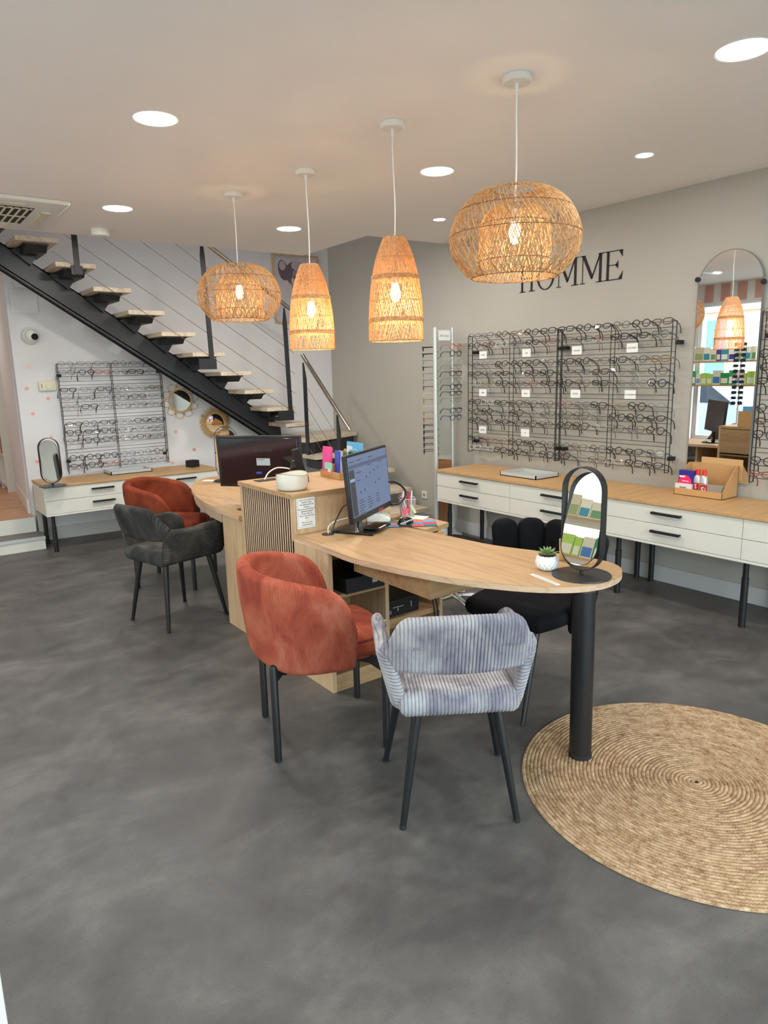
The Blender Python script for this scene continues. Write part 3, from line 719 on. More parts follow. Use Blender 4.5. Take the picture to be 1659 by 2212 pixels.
# far end of the left desk is rounder and a bit longer
far_o = [(2.20, 3.70), (2.23, 4.02), (2.26, 4.4), (2.32, 4.65), (2.40, 4.85), (2.45, 4.98), (2.465, 5.10), (2.44, 5.22), (2.37, 5.31), (2.27, 5.355), (2.17, 5.345), (2.06, 5.27), (1.96, 5.13), (1.87, 4.95), (1.79, 4.70), (1.73, 4.45), (1.69, 4.2), (1.668, 4.0), (1.668, 3.70)]
sm2 = far_o[:1]+smooth_prof(far_o[1:-1], 60)+far_o[-1:]
dk2 = table(sm2[::-1], 'reception_desk', 'far left light oak desk with rounded end beyond the slatted unit')
oakbox(MB().box(1.69, 1.71, 3.70, 3.985, 0, DZ-.024), 'side_panel', M['oak_z'], dk2)
oakbox(MB().box(1.71, 2.2, 3.965, 3.985, 0, DZ-.024), 'back_panel', M['oak_z'], dk2)
oakbox(MB().prism([(1.685, 3.99), (1.703, 4.2), (1.743, 4.45), (1.803, 4.70), (1.883, 4.945), (1.97, 5.12), (2.07, 5.255), (2.17, 5.325), (2.17, 5.30), (2.085, 5.235), (1.985, 5.10), (1.90, 4.93), (1.82, 4.69), (1.76, 4.44), (1.72, 4.19), (1.702, 3.99)], DZ-.085, DZ-.024), 'apron', M['oak_edge'], dk2)
MB().cyl((2.25, 5.08, 0), (2.25, 5.08, DZ-.024), .03).build('leg', M['black'], dk2, world=True)
# tall unit
tu = thing('tall_counter_unit', 'tall oak counter block with black slatted side between the two desks', 'counter', (1.99, 3.38, 0))
TX0, TX1, TY0, TY1, TZ = 1.69, 2.30, 3.062, 3.688, .95
oakbox(MB().box(1.672, TX1, TY0-.004, TY1+.004, TZ-.024, TZ), 'top', M['oak_x'], tu)
oakbox(MB().box(TX0, TX1, TY0, TY0+.02, 0, TZ-.024), 'side_panel', M['oak_z'], tu)
oakbox(MB().box(TX0, TX1, TY1-.02, TY1, 0, TZ-.024), 'side_panel', M['oak_z'], tu)
oakbox(MB().box(TX0-.002, TX0+.008, TY0+.02, TY1-.02, .0, TZ-.024), 'slat_backing', M['darkslat'], tu)
n = 23; pw = (TY1-TY0-.06)/n
sb = MB()
for i in range(n):
    y = TY0+.03+i*pw; sb.box(TX0-.0055, TX0-.002, y+.001, y+pw-.0155, .01, TZ-.0245)
oakbox(sb, 'slat_cladding', mat('slat_oak', (222, 188, 156), .5, var=.06, scale=20), tu)
oakbox(MB().box(TX0-.006, TX0, TY0, TY0+.03, 0, TZ-.024), 'edge_panel', M['oak_z'], tu)
oakbox(MB().box(TX0-.006, TX0, TY1-.03, TY1, 0, TZ-.024), 'edge_panel', M['oak_z'], tu)
oakbox(MB().box(TX0+.01, TX0+.03, TY0+.02, TY1-.02, 0, TZ-.024).box(TX0+.03, TX1, TY0+.02, TY1-.02, .02, .04).box(TX0+.03, TX1-.01, TY0+.02, TY1-.02, .66, .675), 'carcass', M['oak_x'], tu)
dr = oakbox(MB().box(TX1-.018, TX1, TY0+.022, TY1-.022, .69, .92), 'drawer', M['oak'], tu)
MB().box(TX1, TX1+.012, 3.2, 3.215, .80, .86).cyl((TX1, 3.21, .87), (TX1+.01, 3.21, .87), .008).build('lock_and_keys', M['black'], dr); 
for o in list(dr.children):
    o.location = (0, 0, 0); me = o.data
    for v in me.vertices: v.co = v.co-tu.location

# ================================================================ drawer cabinets
def cabinet(name, label, loc, rz, L, units, legs, splith=.143, H0=.418, H1=.677, D=.52, topmat='oak_cab', topt=.022):
    """front faces -y local, x from 0..L; units: (x0,x1,[handle x centres])"""
    t = thing(name, label, 'cabinet', loc, rz)
    MB().box(0, L, .012, D, H0, H1).build('carcass', M['white'], t, smooth=0)
    MB().box(-.005, L, -.02, D, H1+.001, H1+topt).build('worktop', M[topmat], t, smooth=0, bevel=.002)
    mid = (H0+.018+H1)/2
    for (x0, x1, hc) in units:
        for z0, z1 in ((H0+.018, mid-.0015), (mid+.0015, H1-.003)):
            d = MB().box(x0+.0015, x1-.0015, -.006, .012, z0, z1).build('drawer', M['white'], t, smooth=0, bevel=.0015)
            zc = z1-.045
            MB().box(hc-.10, hc+.10, -.038, -.022, zc-.008, zc+.008).box(hc-.098, hc-.09, -.03, -.005, zc-.006, zc+.006).box(hc+.09, hc+.098, -.03, -.005, zc-.006, zc+.006).build('handle', M['blackmatte'], d, smooth=0, bevel=.001)
    MB().box(0, L, -.006, .012, H0, H0+.016).build('bottom_rail', M['white'], t, smooth=0)
    for (x, y, two) in legs:
        if two: MB().cyl((x, y, .0), (x, y, H0-.11), .0205).cyl((x, y, H0-.11), (x, y, H0), .0165).build('leg', M['black'], t)
        else: MB().cyl((x, y, 0), (x, y, H0), .0195).build('leg', M['black'], t)
    return t
# right wall: front faces -X, so local x runs along -Y
cabinet('drawer_cabinet', 'long white drawer cabinet with oak top under the two large racks, far part', (3.97, 4.584, 0), -PI/2, 1.745, [(0, .867, .417), (.867, 1.742, 1.30)], [(.07, .08, True), (.07, .48, False), (1.69, .08, True), (1.69, .49, False), (.9, .48, False)])
cabinet('drawer_cabinet', 'long white drawer cabinet with oak top under the arched mirror, near part', (3.97, 2.836, 0), -PI/2, 1.86, [(.012, .932, .459), (.932, 1.85, 1.39)], [(.06, .08, True), (.06, .49, False), (.93, .08, True), (1.80, .49, False), (.93, .49, False)])
cabinet('drawer_cabinet', 'white drawer cabinet with oak top against the white wall under the stairs', (1.178, 6.69, 0), 0, 1.64, [(.003, .82, .50), (.82, 1.637, 1.30)], [(.06, .06, True), (.06, .45, False), (1.58, .06, True), (1.58, .45, False), (.82, .45, False)], H0=.343, H1=.603, D=.50, topmat='oak_cabx')

# ================================================================ rug
RC = (2.325, 1.215); RR = .638
rg = MB(); pts = []; uvs = []; turns = 44; pitch = RR/turns
a = 0.0; s_len = 0; rad = []
while a < turns*2*PI:
    r = .006+pitch*a/(2*PI); pts.append((r*math.cos(a), r*math.sin(a), .006)); st_ = .0055/max(r, .015)
    a += min(st_, .5)
n = 7; 
for i, p in enumerate(pts):
    p0 = Vector(pts[max(i-1, 0)]); p1 = Vector(pts[min(i+1, len(pts)-1)]); d = (p1-p0).normalized(); o_ = d.cross(Vector((0, 0, 1)))
    s_len += (p1-p0).length/2
    bulge = .5+.5*math.cos(i*PI/1.5)*1
    for j in range(n):
        th_ = PI*j/(n-1)
        k = 1+.16*math.cos(2*PI*s_len/.011+ (2.2 if math.cos(th_) > 0 else 0)*1.4)
        rr = pitch*.53*k
        q = Vector(p)+o_*math.cos(th_)*rr+Vector((0, 0, 1))*math.sin(th_)*.0075*k
        rg.v.append((q.x, q.y, max(0.0005, q.z-.005))); uvs.append((s_len, j/n))
for i in range(len(pts)-1):
    for j in range(n-1): rg.f.append((i*n+j, (i+1)*n+j, (i+1)*n+j+1, i*n+j+1))
o = rg.build('round_rug', M['jute'], smooth=80, uvf=uvs); o.location = (RC[0], RC[1], .001)
tag(o, 'round braided jute rug on the grey floor under the black column', 'rug')

# ================================================================ chairs
RIB = .0122
def tapered_leg(t, top, foot, r0=.0185, r1=.0115, name='leg', m='black'):
    l = MB().tube([top, tuple(f+(a-f)*.02 for a, f in zip(top, foot)), foot], 0, 16, radii=[r0, r1, r1*.85])
    return l.build(name, M[m], t)
def ribt(c): return .0050*(abs(math.cos(PI*c/RIB))**.55-.65)
def armchair(name, label, loc, rz, feet):
    t = thing(name, label, 'armchair', loc, rz, None)
    # backrest: hexagonal sheet, ribs upright
    def hw(z):
        if z < .645: return .222+(.264-.222)*((z-.575)/.07)
        return .264-(.264-.196)*((z-.645)/.145)
    def fback(u, v):
        z = .575+.217*(v+1)/2; h = hw(z)
        if z > .76: h -= .035*((z-.76)/.032)**2
        x = u*h; y = -.238+.80*x*x-(z-.6)*.28
        z2 = z-.012*(x/.2)**2*(1 if v > 0 else -.3)
        b = border(u, v, h, .108, .026)
        tt = .024*b+ribt(x)*min(1, b*1.5)
        return (x, y, z2), Vector((-1.24*x, -1, -.28)).normalized()*-1, tt
    us = edge_steps(200, .235, .02, 5)
    MB().slab(fback, 0, 0, us, edge_steps(16, .108, .024, 5)).build('backrest', M['greyc'], t, smooth=80, uvf=lambda p: (p[0]+RIB/2+10*RIB, p[2]))
    # two arm panels, ribs along the arm
    for s in (-1, 1):
        def farm(u, v, s=s):
            y = .022+.235*u; zc = .54; hz = .115
            if y > .10: hz *= max(.05, 1-((y-.10)/.158)**2.6)**(1/2.6)
            if y < -.15: hz *= 1-.12*((-.15-y)/.063)**2; zc += .006*((-.15-y)/.063)
            z = zc+v*hz-.012*math.sin(max(0, min(1, (y+.2)/.3))*PI)*(v > 0)*v
            xo = .208+.05*min(1, max(0, (z-.43)/.20))-.03*max(0, (-.15-y)/.09)-.004
            b = border(u, v, .245, hz, .026)
            tt = .020*b+ribt(z)*min(1, b*1.5)
            return (s*xo, y, z), (s, 0, -.22), tt
        MB().slab(farm, 0, 0, edge_steps(22, .245, .024, 5), edge_steps(96, .11, .02, 5)).build('armrest', M['greyc'], t, smooth=80, uvf=lambda p: (p[2]+RIB/2, p[1]))
    def fseat(u, v):
        x = .205*u; y = .012+.245*v
        if abs(u) > .85: y = .012+(y-.012)*(1-.06*((abs(u)-.85)/.15)**2)
        b = border(u, v, .205, .245, .045)
        tt = .046*b+ribt(x)*min(1, b*1.3)
        return (x, y, .458-.03*(v < -.8)*0), (0, 0, 1), tt
    MB().slab(fseat, 0, 0, edge_steps(180, .205, .03, 6), edge_steps(16, .245, .045, 6)).build('seat', M['greyc'], t, smooth=80, uvf=lambda p: (p[0]+RIB/2+10*RIB, p[1]))
    for fx, fy in feet:
        tp = (fx*.68, fy*.72, .425)
        l = tapered_leg(t, tp, (fx, fy, .004))
        MB().lathe([(.0118, .0), (.0118, .012), (.0105, .016)], 16, c=(fx, fy, 0)).build('foot_cap', M['blackmatte'], l)
    return t
def yawc(deg): return math.radians(deg-90)
GF = [(-.20, -.212), (.20, -.212), (-.23, .212), (.23, .212)]
greyarm = armchair('corduroy_armchair', 'blue grey corduroy armchair seen from behind at the near desk', (1.58, 1.764, 0), yawc(57.3), GF)
dup(greyarm, (1.474, 4.304, 0), yawc(14.7), 'charcoal corduroy armchair in side view in front of the far rust chair', mats={'blue_grey_corduroy': M['darkc']})

def barrel(name, label, loc, rz, m):
    t = thing(name, label, 'tub chair', loc, rz, None)
    PM = 114
    def pt(deg, z):
        f = math.radians(deg); k = .84+.16*min(1, max(0, (z-.36)/.34))**.8
        a, b, yc = .275, .285, -.012
        sgn = 1 if f >= 0 else -1
        x = a*sgn*abs(math.sin(f))**.86; c = math.cos(f); y = -b*(1 if c > 0 else -1)*abs(c)**.86
        return Vector((x*k, yc+y*k, z))
    def fshell(u, v):
        deg = u*PM; ad = abs(deg)
        zt = .80-.045*min(1, ad/78)**2
        if ad > 70: zt = .415+(zt-.415)*math.sqrt(max(0, 1-((ad-70)/(PM-70))**2.6))
        zb = .425-.055*min(1, ad/60)
        z = zb+(zt-zb)*(v+1)/2
        p = pt(deg, z); q = pt(deg+.5, z); tn = (q-p).normalized(); nn = Vector((tn.y, -tn.x, 0))
        b = border(u, v, .62, max(.012, (zt-zb)/2), .03)
        return p, nn, .03*b
    mb = MB().slab(fshell, 0, 0, edge_steps(64, .62, .03, 6), edge_steps(22, .19, .028, 6))
    uv = []
    for v in mb.v: uv.append((math.atan2(v[0], -(v[1]+.01))*.27, v[2]))
    mb.build('shell', m, t, smooth=80, uvf=uv)
    # seat pad
    def fseat(u, v):
        x, y = u*math.sqrt(max(0, 1-v*v/2*.82)), v*math.sqrt(max(0, 1-u*u/2*.82))
        px = .236*x; py = .03+.255*y; r = math.hypot(x, y)
        b = border(u, v, .236, .25, .07)
        return (px, py, .442+.008*(1-r*r)), (0, 0, 1), .062*b**.9
    mb = MB().slab(fseat, 0, 0, edge_steps(26, .236, .06, 8), edge_steps(26, .25, .06, 8))
    mb.build('seat', m, t, smooth=80, uvf=[(v[2] if v[2] < .47 else v[1], v[0]) for v in mb.v])
    for fx, fy, h in ((-.20, -.225, .42), (.20, -.225, .42), (-.243, .225, .40), (.243, .225, .40)):
        l = MB().tube([(fx, fy, .004), (fx, fy, h-.012), (fx, fy, h-.004), (fx, fy, h)], 0, 18, radii=[.0155, .0155, .012, .004]).build('leg', M['black'], t)
    br = MB().obox((0, 0, .375), (.03, .52, .02), rz=math.radians(44)).obox((0, 0, .375), (.03, .52, .02), rz=math.radians(-44))
    for fx, fy in ((-.20, -.225), (.20, -.225), (-.243, .225), (.243, .225)):
        d = Vector((-fx, -fy, 0)).normalized(); a = Vector((fx, fy, 0)); s_ = Vector((-d.y, d.x, 0))*.003
        vs = []
        for sg in (-1, 1):
            for k, z in ((0, .40), (.12, .40), (.12, .385), (0, .335)): q = a+d*k+s_*sg; vs.append((q.x, q.y, z))
        br.add(vs, [(0, 1, 2, 3), (7, 6, 5, 4), (0, 4, 5, 1), (1, 5, 6, 2), (2, 6, 7, 3), (3, 7, 4, 0)])
    br.build('underframe', M['black'], t, smooth=0)
    return t
rust1 = barrel('tub_chair', 'rust corduroy tub chair in the foreground left of the grey armchair', (1.44, 2.455, 0), yawc(-19.6), M['rust'])
rust2 = barrel('tub_chair', 'dark rust velvet tub chair by the far white cabinet, behind charcoal armchair', (1.767, 5.117, 0), yawc(-40.8), M['rustv'])

# black petal chair
t = thing('petal_chair', 'black velvet chair with fluted petal back behind the near desk', 'chair', (2.47, 2.17, 0), yawc(186), None)
def fseat(u, v):
    x, y = u*math.sqrt(max(0, 1-v*v/2*.6)), v*math.sqrt(max(0, 1-u*u/2*.6))
    b = border(u, v, .24, .24, .045)
    return (.255*x, .02+.26*y, .43), (0, 0, 1), .045*b
MB().slab(fseat, 0, 0, edge_steps(20, .24, .05, 6), edge_steps(20, .24, .05, 6)).build('seat', M['blackv'], t, smooth=80)
for k in range(7):
    a0 = math.radians(-90+25*k)
    def fpet(u, v, a0=a0):
        z = .575+.215*v; ex = 1
        if v > .72: ex = math.sqrt(max(0.0, 1-((v-.72)/.28)**2.6))
        if v < -.5: ex = 1-.2*((-.5-v)/.5)
        R = .265+.06*min(1, max(0, (z-.40)/.35)); a = a0+u*math.radians(12.6)*max(.12, ex)
        p = (R*math.sin(a), .01-R*math.cos(a), z); b = border(u, v, .064, .215, .04)
        return p, (math.sin(a), -math.cos(a), 0), .032*b
    MB().slab(fpet, 0, 0, edge_steps(8, .064, .04, 6), edge_steps(18, .215, .04, 8)).build('back_petal', M['blackv'], t, smooth=80)
for tp, ft in (((-.17, .19, .40), (-.225, .36, 0)), ((.17, .19, .40), (.225, .36, 0)), ((-.17, -.12, .40), (-.205, -.16, 0)), ((.17, -.12, .40), (.205, -.16, 0))):
    tapered_leg(t, tp, (ft[0], ft[1], .004), .018, .0105)
# chrome swivel chair base glimpsed under the desk
t = thing('swivel_chair', 'chrome castor base of a swivel chair glimpsed under the near desk', 'office chair', (2.95, 3.25, 0), 0, None)
for k in range(5):
    a = 2*PI*k/5+.62
    e = (.27*math.cos(a), .27*math.sin(a))
    l = MB().tube([(0, 0, .10), (e[0]*.5, e[1]*.5, .095), (e[0], e[1], .075)], 0, 12, radii=[.022, .017, .012]).build('foot_arm', M['chrome'], t)
    MB().ball((e[0], e[1], .030), .029, sz=(1, 1, 1)).build('castor', M['chrome'], l)
MB().cyl((0, 0, .08), (0, 0, .40), .025).build('column', M['chrome'], t)
def fsw(u, v):
    x, y = u*math.sqrt(max(0, 1-v*v/2)), v*math.sqrt(max(0, 1-u*u/2))
    return (.2*x, .2*y, .43), (0, 0, 1), .035*border(u, v, .2, .2, .04)
MB().slab(fsw, 12, 12).build('seat', M['blackv'], t, smooth=80)
# ================================================================ spectacles
def lens_outline(shape, n=22):
    pts = []
    for i in range(n):
        a = 2*PI*i/n; c, s = math.cos(a), math.sin(a)
        if shape == 'round': pts.append((.0235*c, .0225*s))
        elif shape == 'square':
            e = .55; pts.append((.0265*math.copysign(abs(c)**e, c), .0185*math.copysign(abs(s)**e, s)))
        elif shape == 'panto':
            pts.append(((.0245+.002*s)*math.copysign(abs(c)**.85, c), .0215*math.copysign(abs(s)**.75, s)))
        else:
            x = .0265*math.copysign(abs(c)**.8, c); pts.append((x, .0165*math.copysign(abs(s)**.8, s)+.003*max(0, x/.0265)*(1 if s > 0 else 0)))
    return pts
GM = {}
def glasses_meshes(shape, thick):
    key = (shape, thick)
    if key in GM: return GM[key]
    r = .0026 if thick else .0014
    ol = lens_outline(shape); dx = .0345
    fr = MB()
    for s in (-1, 1):
        fr.tube([(s*(dx+x) if True else 0, .003*((dx+x)/.06)**2, z) for x, z in ol], r, 6, closed=True)
    fr.tube([(-.0105, .0005, .005), (-.005, -.002, .009), (.005, -.002, .009), (.0105, .0005, .005)], r*1.05, 6)
    w_ = dx+max(p[0] for p in ol)
    for s in (-1, 1): fr.tube([(s*(w_-.001), .002, .008), (s*(w_+.004), .004, .009), (s*(w_+.0055), .012, .009)], r*1.3, 6)
    mf = fr.mesh('spectacle_frame', M['wire'], 60)
    ml = []
    for s in (-1, 1):
        b = MB(); b.v = [(s*(dx+x), .003*((dx+x)/.06)**2, z) for x, z in ol]; b.f = [tuple(range(len(ol)))]
        ml.append(b.mesh('spectacle_lens', M['lens'], 0))
    mt_ = []
    for s in (-1, 1):
        x = s*(w_+.0055)
        b = MB().tube([(x, .012, .009), (x*.98, .05, .007), (x*.95, .088, .002), (x*.93, .108, -.014), (x*.92, .120, -.042)], r, 6, radii=[r*1.2, r*1.0, r*1.0, r*1.2, r*1.3])
        mt_.append(b.mesh('spectacle_temple', M['wire'], 60))
    GM[key] = (mf, ml, mt_); return GM[key]
GC = {'black': (14, 14, 15), 'dark brown': (58, 36, 24), 'tortoise': (96, 62, 38), 'silver': (150, 152, 154), 'clear': (206, 204, 198), 'red': (150, 44, 40), 'navy': (32, 42, 84), 'gold': (170, 138, 88), 'coral': (206, 108, 96)}
def gcol(c):
    return mat('frame_'+c.replace(' ', '_'), GC[c], .3, metal=.8 if c in ('silver', 'gold') else 0, var=.05) if 'g_'+c not in M else M['g_'+c]
for c in GC: M['g_'+c] = gcol(c)
M['g_sun'] = mat('dark_sun_lens', (34, 44, 56), .08)
def spectacles(loc, rot, color, shape, thick, label, group, temple_open=True, sun=False):
    mf, ml, mt_ = glasses_meshes(shape, thick)
    def lk(me, name, m, parent=None):
        o = bpy.data.objects.new(name, me); COL.objects.link(o)
        if m: o.material_slots[0].link = 'OBJECT'; o.material_slots[0].material = m
        if parent: o.parent = parent
        return o
    r = lk(mf, 'spectacles', M['g_'+color]); r.location = loc; r.rotation_euler = rot; r.scale = (1.14, 1.12, 1.12)
    tag(r, label, 'glasses', group)
    for me in ml: lk(me, 'lens', M['g_sun'] if sun else M['lens'], r)
    for me in mt_: lk(me, 'temple', M['g_'+color], r)
    return r
ORD = ['first', 'second', 'third', 'fourth', 'fifth', 'sixth', 'seventh', 'eighth', 'ninth', 'tenth', 'eleventh', 'twelfth', 'thirteenth', 'fourteenth', 'fifteenth', 'sixteenth', 'seventeenth']
SHN = {'round': 'round', 'square': 'square', 'panto': 'rounded', 'slim': 'slim'}
def rack(name, label, loc, rz, W, H, pitch, cols, clips, labels, desc, palette, per=3, only=None, seed=3, tilt=.30, depth=.05, drop=.035, ltext=True):
    """wire display rack in local x (0..W), front at y=0, wall towards +y; z=0 is its top"""
    rnd = random.Random(seed)
    t = thing(name, label, 'display rack', loc, rz)
    cw = W/cols; R = .0028
    fr = MB()
    for c in range(cols+1):
        x = min(max(c*cw, .0), W)
        for dy, dz in ((0, 0), (depth, -drop)):
            fr.cyl((x+(0 if c == 0 else 0), dy, dz), (x, dy, -H+(0 if dy == 0 else 0)), R*(1.25 if c in (0, cols) else 1), n=6)
        fr.cyl((x, 0, 0), (x, depth, -drop if c not in (0, cols) else -.0), R, n=6); fr.cyl((x, 0, -H), (x, depth, -H), R, n=6)
        if c in (0, cols): fr.cyl((x, depth, 0), (x, depth, -drop), R*1.25, n=6)
    fr.build('upright_frame', M['wire'], t, smooth=60)
    wr = MB()
    for k in range(13):
        z = -.003-k*pitch
        wr.cyl((0, 0, z), (W, 0, z), .0021, n=6); wr.cyl((0, depth, z-drop), (W, depth, z-drop), .0021, n=6)
    wr.build('shelf_wires', M['wire'], t, smooth=60)
    for cx, cz in clips:
        b = MB().box(cx-.016, cx+.016, depth-.006, depth+.05, cz-.014, cz+.014).cyl((cx, depth+.02, cz), (cx, depth+.0, cz), .006)
        b.build('wall_clip', M['blackmatte'], t, smooth=0, bevel=.002)
    for (k, c, s) in labels:
        if only is not None and c not in only: continue
        xc = c*cw+cw*.38; z = -.003-k*pitch
        lo = MB().box(xc-.045, xc+.045, -.006, -.004, z-.03, z+.032).build('price_card', M['paper'], t, smooth=0)
        text(s, .018 if len(s) < 7 else .011, M['ink'], lo, (xc, -.0065, z), (PI/2, 0, 0))
    rows = [0, 1, 3, 4, 5, 7, 8, 9, 11, 12]
    mw = Matrix.Translation(loc) @ Matrix.Rotation(rz, 4, 'Z')
    shapes = ['round', 'square', 'panto', 'slim']
    for ri, k in enumerate(rows):
        for c in range(cols):
            for j in range(per):
                if only is not None and (c not in only or (c, j) not in only[c]): continue
                x = c*cw+cw*(j+.5)/per+rnd.uniform(-.01, .01)*cw*2; z = -.003-k*pitch
                color = rnd.choice(palette); shape = rnd.choice(shapes); thick = rnd.random() < (.62 if color in ('black', 'tortoise', 'dark brown') else .3)
                p = mw @ Vector((x, -.012, z+.002))
                lab = '%s%s %s glasses, %s from left, %s row, %s' % ('thick ' if thick else 'thin ', color, SHN[shape], ORD[c*per+j], ORD[ri], desc)
                spectacles(p, (-tilt+rnd.uniform(-.12, .12), rnd.uniform(-.05, .05), rz+rnd.uniform(-.08, .08)), color, shape, thick, lab, 'glasses on the '+desc)
    return t
PALR = ['black']*14+['dark brown']*3+['tortoise']*2+['silver']*3+['clear', 'navy', 'gold', 'black', 'red']
RZR = -PI/2   # faces -X on the right wall: local x -> -Y, local y -> +X
rack('wire_display_rack', 'black wire glasses rack on the grey wall next to the aluminium tower', (4.40, 4.648, 1.838), RZR, 1.0, 1.022, .0812, 2,
     [(.02, -.14), (.98, -.14), (.03, -.93), (.97, -.93)], [(2, 0, 'COOL'), (2, 1, 'C2i'), (6, 0, 'MUJI'), (6, 1, 'Minimize'), (10, 0, 'woodys'), (10, 1, 'G')], 'rack beside tower', PALR, seed=5)
rack('wire_display_rack', 'black wire glasses rack on the grey wall next to the arched mirror', (4.40, 3.637, 1.840), RZR, .957, 1.024, .0812, 2,
     [(.02, -.14), (.97, -.14), (.03, -.93), (.96, -.93)], [(2, 0, 'nomade'), (2, 1, 'ATLANT'), (6, 0, 'DUTZ'), (6, 1, 'DOLCE&GABBANA')], 'rack beside arched mirror', PALR, seed=8)
rack('wire_display_rack', 'black wire glasses rack cut off by the right edge of the photo', (4.40, 2.098, 1.852), RZR, .48, 1.036, .0812, 1,
     [(.02, -.14)], [], 'rack at right edge', PALR, seed=12, only={0: [(0, 0)]})
PALL = ['black']*7+['dark brown']*3+['silver']*4+['tortoise', 'navy', 'gold', 'coral']
FR = 7.27
rack('wire_display_rack', 'black wire glasses rack on the white wall under the stairs', (1.513, 7.19, 1.692), 0, .985, 1.025, .0812, 2,
     [(.02, -.11), (.965, -.09), (.02, -.93), (.965, -.93)], [], 'rack under stairs', PALL, seed=21)

# ================================================================ aluminium tower
TC = Vector((4.262, 4.86, 0))
sr = Vector((math.cos(YAW+.09), -math.sin(YAW+.09), 0)); sf = Vector((math.sin(YAW+.09), math.cos(YAW+.09), 0))
def tdir(deg): a = math.radians(deg); return sr*math.cos(a)+sf*math.sin(a)
tw = thing('display_tower', 'tall aluminium rotating glasses tower in the corner by the rack', 'display tower', TC)
TH = 1.925
for i, a in enumerate((240, 0, 120)):
    p = tdir(a)*.102
    MB().cyl((p.x, p.y, .10), (p.x, p.y, TH), .0125 if i else .021, n=20).build('post', M['alu'], tw)
for i, a in enumerate((180, 300, 60)):
    nrm = tdir(a); tn = Vector((-nrm.y, nrm.x, 0)); c = nrm*.05
    rz_ = math.atan2(tn.y, tn.x)
    MB().obox((c.x, c.y, 1.30), (.145, .004, 1.05), rz=rz_).build('acrylic_panel', M['acrylic'], tw, smooth=0)
    MB().obox((c.x, c.y, .40), (.145, .012, .66), rz=rz_).build('wood_panel', M['brownboard'], tw, smooth=0)
    c2 = nrm*.062
    cd = MB().obox((c2.x, c2.y, 1.855), (.12, .002, .085), rz=rz_).build('name_card', M['paper'], tw, smooth=0)
    if i == 1:
        c3 = nrm*.0635
        text('EXT. Sami', .022, M['ink'], cd, (c3.x, c3.y, 1.852), (PI/2, 0, math.atan2(nrm.y, nrm.x)+PI/2))
    for z in (1.905, 1.80): MB().obox((c.x, c.y, z), (.16, .006, .006), rz=rz_).build('cross_bar', M['alu'], tw, smooth=0)
MB().lathe([(.19, .0), (.19, .02), (.15, .035), (.13, .075), (.12, .10)], 40).build('round_base', M['alu'], tw)
rnd = random.Random(77)
cols_l = ['black', 'black', 'silver', 'black', 'silver', 'silver', 'dark brown', 'clear', 'gold', 'clear', 'gold', 'red', 'black', 'black', 'black', 'black', 'black']
for k in range(17):
    n_ = tdir(180); z = 1.745-.0585*k+(0 if k < 8 else .0)
    p = TC+n_*.165+Vector((0, 0, z)); rz_ = math.atan2(n_.y, n_.x)+PI/2
    spectacles(p, (.10, 0, rz_), cols_l[k], ['square', 'slim', 'panto'][k % 3], cols_l[k] == 'black', '%s glasses in profile, %s from top on left face of the aluminium tower' % (cols_l[k], ORD[k]), 'glasses on the left face of the tower')
cols_r = ['coral', 'black', 'clear', 'silver', 'dark brown', 'silver', 'black', 'dark brown', 'silver', 'navy', 'navy']
for k in range(11):
    n_ = tdir(312); z = 1.755-.0585*k-(.004*k if k > 8 else 0)
    p = TC+n_*.16+tdir(30)*.030+Vector((0, 0, z)); rz_ = math.atan2(n_.y, n_.x)+PI/2
    spectacles(p, (.12, 0, rz_), cols_r[k], ['round', 'round', 'slim', 'slim', 'square'][k % 5], k not in (2, 3, 5, 8), '%s glasses, %s from top on right face of the aluminium tower' % (cols_r[k], ORD[k]), 'glasses on the right face of the tower')

# ================================================================ wall pieces
def stroke(b, pts, th_=.004):  # flat polygon in local (x,z), thin
    b.prism(pts, -th_, 0, 'y'); return b
lt = thing('wall_lettering', 'black serif letters HOMME on the grey wall above the racks', 'lettering', (WX-.0005, 4.156, 2.168), RZR)
lh = .205
def letH(x):
    b = MB(); w_ = .165
    for q in (x+.018, x+w_-.045): stroke(b, [(q, 0), (q+.019, 0), (q+.019, lh), (q, lh)])
    for q in (x, x+w_-.063):
        for z0, z1 in ((0, .006), (lh-.006, lh)): stroke(b, [(q, z0), (q+.062, z0), (q+.062, z1), (q, z1)])
    stroke(b, [(x+.03, lh*.5), (x+w_-.03, lh*.5), (x+w_-.03, lh*.5+.006), (x+.03, lh*.5+.006)]); return b
def letO(x):
    b = MB(); n = 40; o = 0; w_ = .18
    out_ = [(x+w_/2+w_/2*math.cos(2*PI*i/n), lh/2+(lh/2+.004)*math.sin(2*PI*i/n)) for i in range(n)]
    inn = [(x+w_/2+(w_/2-.020)*math.cos(2*PI*i/n), lh/2+(lh/2-.004)*math.sin(2*PI*i/n)) for i in range(n)]
    vs = [(p[0], -.004, p[1]) for p in out_]+[(p[0], -.004, p[1]) for p in inn]+[(p[0], 0, p[1]) for p in out_]+[(p[0], 0, p[1]) for p in inn]
    fs = []
    for i in range(n):
        j = (i+1) % n; fs += [(i, j, n+j, n+i), (2*n+i, 2*n+j, j, i), (n+i, n+j, 3*n+j, 3*n+i)]
    return b.add(vs, fs)
